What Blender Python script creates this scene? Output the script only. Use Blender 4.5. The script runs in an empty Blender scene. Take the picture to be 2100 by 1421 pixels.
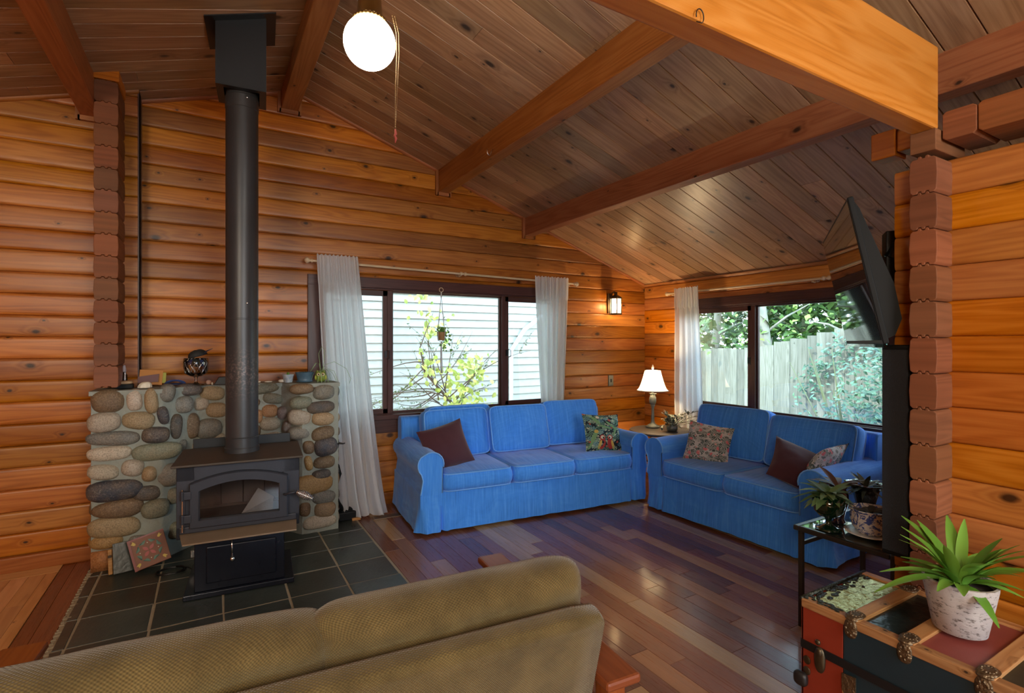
import bpy, math, random
from mathutils import Vector, Matrix, noise
import numpy as np

# ---------------------------------------------------------------- camera, world, lights
S = bpy.context.scene
COL = S.collection
R = math.radians
random.seed(7)
rs = np.random.RandomState(11)

cam_d = bpy.data.cameras.new('camera')
cam = bpy.data.objects.new('camera', cam_d); COL.objects.link(cam)
cam.location = (0, 0, 1.46)
cam.rotation_euler = (R(90), 0, R(-30.09))
cam_d.sensor_width = 36.0
cam_d.lens = 36.0 * 1068 / 2100
cam_d.shift_y = -8.3 / 2100
cam_d.clip_start = 0.05
S.camera = cam

S.view_settings.view_transform = 'Standard'
S.view_settings.look = 'None'
S.view_settings.gamma = 1.0
S.view_settings.use_curve_mapping = False
S.view_settings.exposure = 0.85
S.cycles.use_denoising = True
S.cycles.max_bounces = 8
S.cycles.diffuse_bounces = 4
S.cycles.glossy_bounces = 4
S.cycles.transmission_bounces = 6
S.cycles.transparent_max_bounces = 16
S.cycles.sample_clamp_indirect = 6.0
S.cycles.caustics_reflective = False
S.cycles.caustics_refractive = False

world = bpy.data.worlds.new('sky'); S.world = world; world.use_nodes = True
wn = world.node_tree.nodes; wl = world.node_tree.links; wn.clear()
w_out = wn.new('ShaderNodeOutputWorld'); w_bg = wn.new('ShaderNodeBackground')
w_tc = wn.new('ShaderNodeTexCoord'); w_sep = wn.new('ShaderNodeSeparateXYZ'); w_ramp = wn.new('ShaderNodeValToRGB')
wl.new(w_tc.outputs['Generated'], w_sep.inputs[0]); wl.new(w_sep.outputs['Z'], w_ramp.inputs[0])
w_ramp.color_ramp.elements[0].position = 0.0; w_ramp.color_ramp.elements[0].color = (.78, .90, 1.0, 1)
w_ramp.color_ramp.elements[1].position = 0.6; w_ramp.color_ramp.elements[1].color = (.55, .76, 1.0, 1)
wl.new(w_ramp.outputs[0], w_bg.inputs[0]); w_bg.inputs[1].default_value = 6.2
wl.new(w_bg.outputs[0], w_out.inputs[0])

def light(name, kind, loc, energy, color=(1, 1, 1), size=.1, rot=(0, 0, 0), parent=None):
    d = bpy.data.lights.new(name, kind); o = bpy.data.objects.new(name, d); COL.objects.link(o)
    o.location = loc; o.rotation_euler = rot; d.energy = energy; d.color = color
    if kind == 'AREA': d.size = size
    elif kind == 'SUN': d.angle = size
    else: d.shadow_soft_size = size
    if parent: o.parent = parent
    return o

sun = light('sun', 'SUN', (0, -5, 8), 3.0, (1, .94, .84), R(1.5))
sun.rotation_euler = Vector((.80, -.03, -.56)).to_track_quat('-Z', 'Y').to_euler()
# warm area fills added behind the camera to brighten the room
light('added_fill_left', 'AREA', (-1.9, -1.7, 2.35), 57, (1, .84, .62), 1.0, (R(52), 0, R(-12)))
light('added_fill_right', 'AREA', (1.2, -2.4, 2.35), 38, (1, .86, .68), 1.0, (R(56), 0, R(-20)))
# portals only guide sampling of the sky through the two windows
for _n, _l, _r, _sx, _sy in (('portal_gable', (2.02, 4.80, 1.36), (R(-90), 0, 0), 2.5, 1.25), ('portal_eave', (4.72, 2.76, 1.30), (R(90), 0, R(90)), 2.5, 1.15)):
    _o = light(_n, 'AREA', _l, 1, rot=_r); _o.data.shape = 'RECTANGLE'; _o.data.size = _sx; _o.data.size_y = _sy; _o.data.cycles.is_portal = True

# ---------------------------------------------------------------- object helpers
def empty(name, loc=(0, 0, 0), rz=0, parent=None, rot=None):
    o = bpy.data.objects.new(name, None); COL.objects.link(o)
    o.location = loc; o.rotation_euler = rot if rot else (0, 0, rz); o.empty_display_size = .1
    if parent: o.parent = parent
    return o

def tag(o, label=None, cat=None, group=None, kind=None):
    if label: o['label'] = label
    if cat: o['category'] = cat
    if group: o['group'] = group
    if kind: o['kind'] = kind
    return o

def thing(name, label, cat, loc=(0, 0, 0), rz=0, group=None, rot=None):
    return tag(empty(name, loc, rz, None, rot), label, cat, group)

def copy_tree(o, parent=None):
    c = o.copy(); COL.objects.link(c)
    if parent: c.parent = parent
    for ch in list(o.children): copy_tree(ch, c)
    return c

class MB:
    """collects shapes; build() links them as one mesh object with uv (metres, u along the grain) and a per-face random value"""
    def __init__(s):
        s.v = []; s.f = []; s.uv = []; s.r = []; s.m = []; s.c = []
    def add(s, vs, fs, uvs=None, rnd=None, mat=0, col=(1, 1, 1)):
        b = len(s.v); s.v += [tuple(p) for p in vs]
        if rnd is None: rnd = random.random()
        for i, f in enumerate(fs):
            s.f.append([b + k for k in f])
            s.uv.append(uvs[i] if uvs else [(vs[k][0] + vs[k][1], vs[k][2]) for k in f])
            s.r.append(rnd); s.m.append(mat); s.c.append(col)
        return s
    def box(s, x0, y0, z0, x1, y1, z1, grain='x', rnd=None, mat=0, M=None, col=(1, 1, 1)):
        P = [(x0, y0, z0), (x1, y0, z0), (x1, y1, z0), (x0, y1, z0), (x0, y0, z1), (x1, y0, z1), (x1, y1, z1), (x0, y1, z1)]
        F = [(0, 3, 2, 1), (4, 5, 6, 7), (0, 1, 5, 4), (2, 3, 7, 6), (1, 2, 6, 5), (3, 0, 4, 7)]
        g = 'xyz'.index(grain); uvs = []
        for f in F:
            pts = [P[k] for k in f]
            ax = [a for a in range(3) if max(p[a] for p in pts) - min(p[a] for p in pts) > 1e-9]
            if g in ax: o = [a for a in ax if a != g]; o = o[0] if o else g; uvs.append([(p[g], p[o]) for p in pts])
            else: a, b_ = (ax + [0, 1])[:2]; uvs.append([(p[a] * .15, p[b_]) for p in pts])
        if M is not None: P = [M @ Vector(p) for p in P]
        return s.add(P, F, uvs, rnd, mat, col)
    def prism(s, poly, axis, a0, a1, rnd=None, mat=0, M=None, col=(1, 1, 1)):
        """poly: 2d points in the plane across axis; extruded from a0 to a1; grain runs along axis"""
        n = len(poly)
        def P3(p, a): return {'x': (a, p[0], p[1]), 'y': (p[0], a, p[1]), 'z': (p[0], p[1], a)}[axis]
        P = [P3(p, a0) for p in poly] + [P3(p, a1) for p in poly]
        F = [tuple(range(n))[::-1], tuple(range(n, 2 * n))]
        uvs = [[(poly[k][0] * .15, poly[k][1]) for k in F[0]], [(poly[k - n][0] * .15, poly[k - n][1]) for k in F[1]]]
        d = 0
        for i in range(n):
            j = (i + 1) % n; L = math.dist(poly[i], poly[j])
            F.append((i, j, n + j, n + i)); uvs.append([(a0, d), (a0, d + L), (a1, d + L), (a1, d)]); d += L
        if M is not None: P = [M @ Vector(p) for p in P]
        return s.add(P, F, uvs, rnd, mat, col)
    def tube(s, pts, r, seg=8, closed=False, rnd=None, mat=0, caps=True, col=(1, 1, 1)):
        pts = [Vector(p) for p in pts]; n = len(pts)
        rr = r if hasattr(r, '__len__') else [r] * n
        V = []; up = None
        for i, p in enumerate(pts):
            a = pts[(i - 1) % n] if (closed or i > 0) else p; b = pts[(i + 1) % n] if (closed or i < n - 1) else p
            t = (b - a); t = t.normalized() if t.length > 1e-9 else Vector((0, 0, 1))
            if up is None: up = Vector((0, 0, 1)) if abs(t.z) < .9 else Vector((1, 0, 0))
            x = up - t * up.dot(t)
            if x.length < 1e-6: x = t.orthogonal()
            x.normalize(); y = t.cross(x); up = x
            for k in range(seg):
                an = 2 * math.pi * k / seg; V.append(p + (x * math.cos(an) + y * math.sin(an)) * rr[i])
        F = []
        for i in range(n if closed else n - 1):
            j = (i + 1) % n
            for k in range(seg):
                l = (k + 1) % seg; F.append((i * seg + k, i * seg + l, j * seg + l, j * seg + k))
        if caps and not closed: F.append(tuple(range(seg))[::-1]); F.append(tuple((n - 1) * seg + k for k in range(seg)))
        return s.add(V, F, None, rnd, mat, col)
    def lathe(s, prof, c=(0, 0, 0), seg=24, rnd=None, mat=0, rmod=None, M=None, col=(1, 1, 1)):
        V = []; n = len(prof)
        for i, (r, z) in enumerate(prof):
            for k in range(seg):
                a = 2 * math.pi * k / seg; q = r * (rmod(a, i) if rmod else 1)
                V.append(Vector((c[0] + q * math.cos(a), c[1] + q * math.sin(a), c[2] + z)))
        F = []
        for i in range(n - 1):
            for k in range(seg):
                l = (k + 1) % seg; F.append((i * seg + k, i * seg + l, (i + 1) * seg + l, (i + 1) * seg + k))
        if prof[0][0] > 1e-5: F.append(tuple(range(seg))[::-1])
        if prof[-1][0] > 1e-5: F.append(tuple((n - 1) * seg + k for k in range(seg)))
        if M is not None: V = [M @ p for p in V]
        return s.add(V, F, None, rnd, mat, col)
    def grid(s, fn, nu, nv, closeu=False, rnd=None, mat=0, uvf=None, col=(1, 1, 1)):
        V = [Vector(fn(i / nu, j / nv)) for j in range(nv + 1) for i in range(nu + (0 if closeu else 1))]
        W = nu + (0 if closeu else 1); F = []; U = []
        for j in range(nv):
            for i in range(nu):
                k = (i + 1) % W if closeu else i + 1
                F.append((j * W + i, j * W + k, (j + 1) * W + k, (j + 1) * W + i))
                U.append([(i / nu, j / nv), ((i + 1) / nu, j / nv), ((i + 1) / nu, (j + 1) / nv), (i / nu, (j + 1) / nv)])
        return s.add(V, F, U, rnd, mat, col)
    def blob(s, c, r, seg=14, rings=9, M=None, n=0.0, p=2.0, seed=0, rnd=None, mat=0, col=(1, 1, 1)):
        """superellipsoid with noise"""
        V = []; c = Vector(c)
        def sp(x): return math.copysign(abs(x) ** (2 / p), x)
        for i in range(rings + 1):
            th = -math.pi / 2 + math.pi * i / rings
            for k in range(seg):
                a = 2 * math.pi * k / seg
                q = Vector((sp(math.cos(th)) * sp(math.cos(a)) * r[0], sp(math.cos(th)) * sp(math.sin(a)) * r[1], sp(math.sin(th)) * r[2]))
                if n: q *= 1 + n * noise.noise(Vector((q.x * 9 + seed, q.y * 9, q.z * 9)) * (0.12 / max(min(r), .02) ** .5))
                if M is not None: q = M @ q
                V.append(c + q)
        F = []
        for i in range(rings):
            for k in range(seg):
                l = (k + 1) % seg; F.append((i * seg + k, i * seg + l, (i + 1) * seg + l, (i + 1) * seg + k))
        return s.add(V, F, None, rnd, mat, col)
    def build(s, name, mats, parent=None, smooth=False, bevel=0, sub=0, auto=None, solid=0):
        me = bpy.data.meshes.new(name); me.from_pydata(s.v, [], s.f)
        if not hasattr(mats, '__len__'): mats = [mats]
        for m in mats: me.materials.append(m)
        uv = me.uv_layers.new(name='uv')
        flat = np.array([c for f in s.uv for p in f for c in p], dtype='f')
        if len(flat) == len(me.loops) * 2: uv.data.foreach_set('uv', flat)
        at = me.attributes.new('rnd', 'FLOAT', 'FACE'); at.data.foreach_set('value', np.array(s.r, dtype='f'))
        ac = me.attributes.new('tint', 'FLOAT_COLOR', 'FACE')
        ac.data.foreach_set('color', np.array([k for c in s.c for k in (c[0], c[1], c[2], 1)], dtype='f'))
        me.polygons.foreach_set('material_index', np.array(s.m, dtype='i'))
        if smooth: me.polygons.foreach_set('use_smooth', np.ones(len(s.f), dtype=bool))
        me.update()
        o = bpy.data.objects.new(name, me); COL.objects.link(o)
        if parent: o.parent = parent
        if smooth and auto:
            me.polygons.foreach_set('use_smooth', np.ones(len(s.f), dtype=bool))
            me.set_sharp_from_angle(angle=R(auto))
        if bevel:
            b = o.modifiers.new('bevel', 'BEVEL'); b.width = bevel; b.segments = 2; b.limit_method = 'ANGLE'; b.angle_limit = R(40)
        if solid:
            b = o.modifiers.new('solid', 'SOLIDIFY'); b.thickness = solid
        if sub:
            b = o.modifiers.new('sub', 'SUBSURF'); b.levels = sub; b.render_levels = sub
        return o

def struct(o): o['kind'] = 'structure'; return o

# ---------------------------------------------------------------- materials
class NT:
    def __init__(s, name):
        s.m = bpy.data.materials.new(name); s.m.use_nodes = True; s.t = s.m.node_tree; s.t.nodes.clear()
        s.out = s.n('OutputMaterial')
    def n(s, t, **kw):
        x = s.t.nodes.new('ShaderNode' + t)
        for k, v in kw.items(): setattr(x, k, v)
        return x
    def l(s, a, b): s.t.links.new(a, b)
    def val(s, sock, v):
        if hasattr(v, 'is_output') or isinstance(v, bpy.types.NodeSocket): s.l(v, sock)
        else: sock.default_value = v
    def math(s, op, a, b=0.0, c=0.0):
        x = s.n('Math', operation=op); s.val(x.inputs[0], a); s.val(x.inputs[1], b); s.val(x.inputs[2], c); return x.outputs[0]
    def mix(s, f, a, b, mode='MIX'):
        x = s.n('Mix', data_type='RGBA', blend_type=mode); s.val(x.inputs[0], f)
        for k, v in ((6, a), (7, b)): s.val(x.inputs[k], v if isinstance(v, bpy.types.NodeSocket) else (*v, 1)[:4])
        return x.outputs[2]
    def noise(s, vec, scale=5, detail=2, rough=.5, dist=0):
        x = s.n('TexNoise'); s.l(vec, x.inputs['Vector']); x.inputs['Scale'].default_value = scale; x.inputs['Detail'].default_value = detail
        x.inputs['Roughness'].default_value = rough; x.inputs['Distortion'].default_value = dist; return x.outputs[0]
    def ramp(s, f, stops, interp='LINEAR'):
        x = s.n('ValToRGB'); s.val(x.inputs[0], f); r = x.color_ramp; r.interpolation = interp
        while len(r.elements) < len(stops): r.elements.new(.5)
        for e, (p, c) in zip(r.elements, stops): e.position = p; e.color = (*c, 1)[:4] if hasattr(c, '__len__') else (c, c, c, 1)
        return x.outputs[0]
    def mapv(s, vec, scale=(1, 1, 1), loc=(0, 0, 0)):
        x = s.n('Mapping'); s.l(vec, x.inputs[0]); x.inputs['Scale'].default_value = scale; x.inputs['Location'].default_value = loc; return x.outputs[0]
    def obj(s): return s.n('TexCoord').outputs['Object']
    def attr(s, name, out='Fac'): x = s.n('Attribute', attribute_name=name); return x.outputs[out]
    def principled(s, color, rough=.5, metal=0, spec=.5, bump=None, bstr=.3, bdist=.01, **kw):
        p = s.n('BsdfPrincipled'); 
        s.val(p.inputs['Base Color'], color if isinstance(color, bpy.types.NodeSocket) else (*color, 1)[:4])
        s.val(p.inputs['Roughness'], rough); p.inputs['Metallic'].default_value = metal; p.inputs['Specular IOR Level'].default_value = spec
        for k, v in kw.items():
            key = k.replace('_', ' '); s.val(p.inputs[key], (*v, 1)[:4] if isinstance(v, tuple) else v)
        if bump is not None:
            b = s.n('Bump'); b.inputs['Strength'].default_value = bstr; b.inputs['Distance'].default_value = bdist; s.l(bump, b.inputs['Height']); s.l(b.outputs[0], p.inputs['Normal'])
        s.l(p.outputs[0], s.out.inputs[0]); return p

def plain(name, color, rough=.5, metal=0, spec=.5, bumpscale=0, **kw):
    t = NT(name)
    nz = t.noise(t.obj(), 14, 3)
    c = t.mix(nz, [k * .86 for k in color[:3]], [min(1, k * 1.12) for k in color[:3]])
    t.principled(c, rough, metal, spec, bump=t.noise(t.obj(), bumpscale, 3) if bumpscale else None, **kw)
    return t.m

def wood(name, c1, c2, c3, rough=.4, knots=1.0, kscale=(1.9, 7.0), vary=.35, coat=.0, fine=1.0, spec=.32, ends=None, ksize=1.0):
    """c1 dark grain, c2 mid, c3 light; uv in metres with u along the grain"""
    t = NT(name)
    uv = t.n('UVMap', uv_map='uv').outputs[0]; rnd = t.attr('rnd')
    comb = t.n('CombineXYZ'); t.l(t.math('MULTIPLY', rnd, 57.3), comb.inputs[0]); t.l(t.math('MULTIPLY', rnd, 23.7), comb.inputs[1]); t.l(t.math('MULTIPLY', rnd, 9.0), comb.inputs[2])
    va = t.n('VectorMath', operation='ADD'); t.l(uv, va.inputs[0]); t.l(comb.outputs[0], va.inputs[1]); P = va.outputs[0]
    wob = t.noise(t.mapv(P, (2.2, 7, 1)), 1, 2)
    # knots
    kv = t.n('TexVoronoi', voronoi_dimensions='2D', feature='F1'); kv.inputs['Scale'].default_value = 1; kv.inputs['Randomness'].default_value = .9
    kp = t.mapv(P, (kscale[0], kscale[1], 1))
    kd = t.n('VectorMath', operation='ADD'); t.l(kp, kd.inputs[0])
    dn = t.n('TexNoise'); t.l(t.mapv(P, (14, 30, 1)), dn.inputs['Vector']); dn.inputs['Scale'].default_value = 1
    sc = t.n('VectorMath', operation='SCALE'); t.l(dn.outputs['Color'], sc.inputs[0]); sc.inputs['Scale'].default_value = .05
    t.l(sc.outputs[0], kd.inputs[1]); t.l(kd.outputs[0], kv.inputs['Vector'])
    sepc = t.n('SeparateColor'); t.l(kv.outputs['Color'], sepc.inputs[0])
    gate = t.math('GREATER_THAN', sepc.outputs[0], 1 - .60 * knots)
    df = t.n('VectorMath', operation='SUBTRACT'); t.l(kd.outputs[0], df.inputs[0]); t.l(kv.outputs['Position'], df.inputs[1])
    dm = t.n('VectorMath', operation='MULTIPLY'); t.l(df.outputs[0], dm.inputs[0]); dm.inputs[1].default_value = (.62 / kscale[0], 1 / kscale[1], 0)
    dl = t.n('VectorMath', operation='LENGTH'); t.l(dm.outputs[0], dl.inputs[0])
    size = t.math('MULTIPLY_ADD', t.math('POWER', sepc.outputs[1], 2.2), .015 * ksize, .0045 * ksize)
    rel = t.math('DIVIDE', dl.outputs['Value'], size)
    near = t.math('MULTIPLY', t.ramp(rel, [(.45, 1), (1, 0)]), gate)
    halo = t.math('MULTIPLY', t.math('POWER', t.math('SUBTRACT', 1, t.math('MINIMUM', t.math('DIVIDE', rel, 3.6), 1)), 1.8), gate)
    # figure
    n1 = t.noise(t.mapv(P, (.55, 7.5, 1)), 1, 2, .5, .2)
    ph = t.math('ADD', t.math('MULTIPLY', n1, 75), t.math('MULTIPLY', halo, 16))
    fig = t.math('MULTIPLY_ADD', t.math('SINE', ph), .5, .5)
    fine_n = t.noise(t.mapv(P, (4, 150, 1)), 1, 3, .7)
    g = t.math('ADD', t.math('MULTIPLY', fig, .24), t.math('ADD', t.math('MULTIPLY', fine_n, .50 * fine), t.math('MULTIPLY', wob, .42)))
    colr = t.ramp(g, [(.18, c1), (.5, c2), (.9, c3)])
    r2 = t.math('FRACT', t.math('MULTIPLY', rnd, 7.77)); r3 = t.math('FRACT', t.math('MULTIPLY', rnd, 13.31))
    hsv = t.n('HueSaturation'); t.l(colr, hsv.inputs['Color'])
    t.l(t.math('MULTIPLY_ADD', r3, .012, .494), hsv.inputs['Hue'])
    t.l(t.math('MULTIPLY_ADD', r2, -.10, 1.06), hsv.inputs['Saturation'])
    big = t.noise(t.mapv(P, (.7, 2.0, 1)), 1, 2)
    t.l(t.math('MULTIPLY', t.math('MULTIPLY_ADD', rnd, vary * 2, 1 - vary), t.math('MULTIPLY_ADD', big, .6, .7)), hsv.inputs['Value'])
    c = t.mix(t.math('MULTIPLY', halo, .55), hsv.outputs[0], [k * .38 for k in c1])
    c = t.mix(t.math('MULTIPLY', near, .92), c, [c1[0] * .14, c1[1] * .16, c1[2] * .25])
    if ends: c = t.mix(.5, c, ends)
    rg = t.math('MULTIPLY_ADD', fine_n, .18, rough - .08)
    t.principled(c, rg, bump=g, bstr=.12, bdist=.004, spec=spec, Coat_Weight=coat, Coat_Roughness=.3)
    return t.m

W_LOG = wood('varnished_cedar_log', (.17, .048, .008), (.37, .120, .019), (.53, .205, .038), rough=.36, vary=.30, coat=.08, kscale=(2.3, 6.5), ksize=1.35)
W_LOGR = wood('varnished_cedar_log_light', (.22, .058, .009), (.40, .125, .021), (.52, .19, .038), rough=.42, vary=.14, coat=.06, kscale=(2.0, 6.5), ksize=1.35)
W_CEIL = wood('ceiling_cedar_board', (.17, .088, .042), (.36, .205, .105), (.50, .315, .175), rough=.42, vary=.26, kscale=(2.4, 6.7), coat=.3, ksize=1.5)
W_BEAM = wood('cedar_beam', (.17, .055, .018), (.32, .112, .036), (.42, .17, .062), rough=.45, vary=.08, knots=.6, kscale=(1.4, 5))
W_HEAD = wood('header_beam_fir', (.34, .105, .020), (.54, .19, .040), (.64, .27, .075), rough=.42, vary=.06, knots=.6, kscale=(1.3, 4.5))
W_END = wood('cedar_end_grain', (.11, .037, .014), (.20, .071, .027), (.27, .10, .042), rough=.6, vary=.22, knots=.0)
W_DARK = wood('dark_window_wood', (.030, .012, .010), (.060, .024, .020), (.085, .036, .030), rough=.35, vary=.05, knots=.0)
W_RED = wood('reddish_arm_wood', (.13, .030, .009), (.22, .055, .014), (.28, .08, .022), rough=.4, vary=.05, knots=.0, coat=.05)
W_PALEFLOOR = wood('pale_oak_floor', (.42, .19, .06), (.60, .30, .11), (.72, .40, .17), rough=.3, vary=.12, knots=.1, coat=.2)
W_REDFLOOR = wood('dark_red_floor', (.12, .026, .008), (.20, .045, .014), (.26, .065, .02), rough=.28, vary=.1, knots=.0, coat=.3)
W_SLAT = wood('trunk_slat_wood', (.17, .075, .025), (.38, .18, .065), (.52, .29, .12), rough=.5, vary=.15, knots=.9, kscale=(9, 20))

def floor_material():
    t = NT('exotic_hardwood_floor')
    uv = t.n('UVMap', uv_map='uv').outputs[0]; rnd = t.attr('rnd')
    comb = t.n('CombineXYZ'); t.l(t.math('MULTIPLY', rnd, 57.3), comb.inputs[0]); t.l(t.math('MULTIPLY', rnd, 23.7), comb.inputs[1])
    va = t.n('VectorMath', operation='ADD'); t.l(uv, va.inputs[0]); t.l(comb.outputs[0], va.inputs[1]); P = va.outputs[0]
    base = t.ramp(rnd, [(0, (.24, .085, .042)), (.22, (.36, .17, .085)), (.36, (.16, .065, .045)), (.50, (.44, .26, .13)), (.66, (.30, .13, .070)), (.78, (.50, .33, .18)), (.92, (.22, .085, .055))], 'CONSTANT')
    f1 = t.noise(t.mapv(P, (3, 120, 1)), 1, 3, .7); f2 = t.noise(t.mapv(P, (1.2, 12, 1)), 1, 3)
    c = t.mix(t.math('MULTIPLY', f1, .6), base, (.05, .02, .012))
    h = t.n('HueSaturation'); t.l(c, h.inputs['Color']); t.l(t.math('MULTIPLY_ADD', f2, .9, .65), h.inputs['Value'])
    t.principled(h.outputs[0], t.math('MULTIPLY_ADD', f1, .18, .20), bump=f1, bstr=.08, bdist=.003, spec=.6, Coat_Weight=.35, Coat_Roughness=.12)
    return t.m
M_FLOOR = floor_material()

def slate_material():
    t = NT('dark_slate'); o = t.obj(); rnd = t.attr('rnd')
    n = t.noise(o, 3.5, 5, .6); n2 = t.noise(o, 60, 3)
    c = t.ramp(n, [(.3, (.026, .036, .034)), (.55, (.052, .070, .064)), (.8, (.09, .115, .105))])
    c = t.mix(t.ramp(rnd, [(0, 0), (1, .6)]), c, (.030, .030, .022))
    sp = t.ramp(t.noise(o, 90, 2), [(.74, 0), (.80, 1)])
    c = t.mix(t.math('MULTIPLY', sp, .5), c, (.35, .37, .36))
    t.principled(c, t.math('MULTIPLY_ADD', n, .35, .16), bump=t.math('ADD', t.noise(o, 7, 5), t.math('MULTIPLY', n2, .2)), bstr=.35, bdist=.012, spec=.6)
    return t.m
M_SLATE = slate_material()
M_GROUT = plain('sandy_grout', (.36, .31, .22), .9, bumpscale=60)
M_MORTAR = plain('mortar', (.29, .32, .285), .95, bumpscale=45, bstr=.6, bdist=.01)

def stone_material():
    t = NT('river_stone'); o = t.obj(); tint = t.attr('tint', 'Color'); rnd = t.attr('rnd')
    va = t.n('VectorMath', operation='ADD'); t.l(o, va.inputs[0]); t.l(rnd, va.inputs[1])
    n = t.noise(o, 11, 4, .6); sp = t.noise(o, 130, 3, .7)
    c = t.mix(t.ramp(n, [(.35, 0), (.7, 1)]), tint, t.mix(.35, tint, (.34, .22, .10), 'MIX'))
    c = t.mix(t.ramp(sp, [(.48, 0), (.60, .55)]), c, t.mix(1, tint, (.35, .35, .35), 'MULTIPLY'))
    c = t.mix(t.ramp(sp, [(.28, .5), (.40, 0)]), c, (.55, .50, .42))
    t.principled(c, .55, bump=t.math('ADD', n, t.math('MULTIPLY', sp, .6)), bstr=.45, bdist=.012)
    return t.m
M_STONE = stone_material()

def fabric_blue():
    t = NT('blue_slub_cotton'); o = t.obj()
    st = t.noise(t.mapv(o, (230, 5, 5)), 1, 2, .6); st2 = t.noise(t.mapv(o, (60, 2.5, 2.5)), 1, 2)
    st3 = t.noise(t.mapv(o, (5, 230, 5)), 1, 2, .6)
    s = t.math('ADD', t.math('MULTIPLY', st, .5), t.math('ADD', t.math('MULTIPLY', st2, .3), t.math('MULTIPLY', st3, .2)))
    c = t.ramp(s, [(.30, (.034, .19, .68)), (.5, (.050, .27, .88)), (.70, (.12, .40, .95))])
    wr = t.noise(o, 9, 3, .5, .4)
    t.principled(c, .8, bump=t.math('ADD', t.math('MULTIPLY', s, .12), wr), bstr=.28, bdist=.012, spec=.25, Sheen_Weight=.25, Sheen_Roughness=.5)
    return t.m
M_BLUE = fabric_blue()
M_BLUEPIPE = plain('blue_piping', (.16, .42, .92), .7)  # lighter than the cloth: edge highlight is put into the colour

def fabric_tan():
    t = NT('tan_waffle_corduroy'); uv = t.n('UVMap', uv_map='uv').outputs[0]; o = t.obj()
    cx = t.n('SeparateXYZ'); t.l(uv, cx.inputs[0])
    a = t.math('SINE', t.math('MULTIPLY', cx.outputs[0], 2 * math.pi * 135)); b = t.math('SINE', t.math('MULTIPLY', cx.outputs[1], 2 * math.pi * 135))
    w = t.math('MULTIPLY_ADD', t.math('MULTIPLY', a, b), .5, .5)
    n = t.noise(o, 9, 4, .6)
    c = t.ramp(n, [(.3, (.095, .066, .022)), (.7, (.195, .138, .048))])
    c = t.mix(t.math('MULTIPLY', w, .72), c, (.030, .020, .008))
    t.principled(c, .85, bump=w, bstr=.5, bdist=.003, spec=.2, Sheen_Weight=.4, Sheen_Roughness=.4)
    return t.m
M_TAN = fabric_tan()

def sheer():
    t = NT('white_curtain_cloth'); o = t.obj()
    th = t.noise(t.mapv(o, (300, 300, 30)), 1, 2)
    d = t.n('BsdfDiffuse'); d.inputs[0].default_value = (.94, .96, .98, 1)
    tr = t.n('BsdfTranslucent'); tr.inputs[0].default_value = (.88, .93, .98, 1)
    tp = t.n('BsdfTransparent'); tp.inputs[0].default_value = (1, 1, 1, 1)
    m = t.n('MixShader'); m.inputs[0].default_value = .68; t.l(d.outputs[0], m.inputs[1]); t.l(tr.outputs[0], m.inputs[2])
    m2 = t.n('MixShader'); t.l(t.math('MULTIPLY', th, .10), m2.inputs[0]); t.l(m.outputs[0], m2.inputs[1]); t.l(tp.outputs[0], m2.inputs[2])
    t.l(m2.outputs[0], t.out.inputs[0]); return t.m
M_SHEER = sheer()

def glass(name, tint=(1, 1, 1), refl=1.0, rough=.0):
    t = NT(name)
    tp = t.n('BsdfTransparent'); tp.inputs[0].default_value = (*tint, 1)
    gl = t.n('BsdfGlossy'); gl.inputs['Roughness'].default_value = rough; gl.inputs[0].default_value = (refl, refl, refl, 1)
    fr = t.n('Fresnel'); fr.inputs[0].default_value = 1.5
    nz = t.noise(t.obj(), 2, 2)
    m = t.n('MixShader'); t.l(t.math('MULTIPLY', fr.outputs[0], t.math('MULTIPLY_ADD', nz, .2, .9)), m.inputs[0]); t.l(tp.outputs[0], m.inputs[1]); t.l(gl.outputs[0], m.inputs[2])
    t.l(m.outputs[0], t.out.inputs[0]); return t.m
M_PANE = glass('window_glass', (.95, .98, .97))
M_CLEAR = glass('clear_cut_glass', (.93, .95, .96), 1.0, .02)

def emit(name, color, strength, mixdiff=0.0):
    t = NT(name); e = t.n('Emission'); e.inputs[1].default_value = strength
    nz = t.noise(t.obj(), 6, 2); t.l(t.mix(nz, [k * .97 for k in color], color), e.inputs[0])
    t.l(e.outputs[0], t.out.inputs[0]); return t.m

M_PIPE = plain('charcoal_stove_pipe', (.040, .041, .043), .42, .3, .5)
M_STOVE = plain('charcoal_blue_stove_steel', (.036, .042, .060), .48, .3, .5, bumpscale=60, bstr=.05)
M_STOVETOP = plain('brown_dusted_stove_plate', (.058, .045, .034), .55, .1, bumpscale=30, bstr=.1)
M_BLACK = plain('black_metal', (.012, .013, .015), .35, .2)
M_BLACKP = plain('black_plastic', (.008, .009, .010), .5, spec=.15)
M_PEDESTAL = plain('dark_blue_black_pedestal', (.012, .016, .030), .25, .4, bumpscale=18, bstr=.08)
M_ASHLIP = plain('tan_ash_lip_metal', (.36, .27, .19), .35, .5)
M_CHROME = plain('chrome_coil', (.75, .75, .74), .18, 1)
M_FIREBRICK = plain('sooty_firebrick', (.13, .11, .10), .9, bumpscale=20)
M_BRASS = plain('antique_brass', (.36, .25, .10), .3, 1)
M_BRONZE = plain('dark_bronze', (.10, .075, .045), .4, .8, bumpscale=40)
M_PEWTER = plain('weathered_pewter', (.20, .21, .18), .45, .5, bumpscale=120)
M_TRUNKBRASS = plain('embossed_dark_brass', (.17, .12, .07), .38, .8, bumpscale=80, bstr=.8, bdist=.01)
M_CREAMROD = plain('cream_painted_wood', (.62, .47, .30), .4)
M_WHITE = plain('white_ceramic', (.75, .74, .70), .4)
M_SHELL = plain('cream_shell', (.80, .74, .60), .5, bumpscale=30)
M_BURG = plain('burgundy_suede', (.055, .010, .017), .85, bumpscale=12, bstr=.3, Sheen_Weight=.3)
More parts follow.
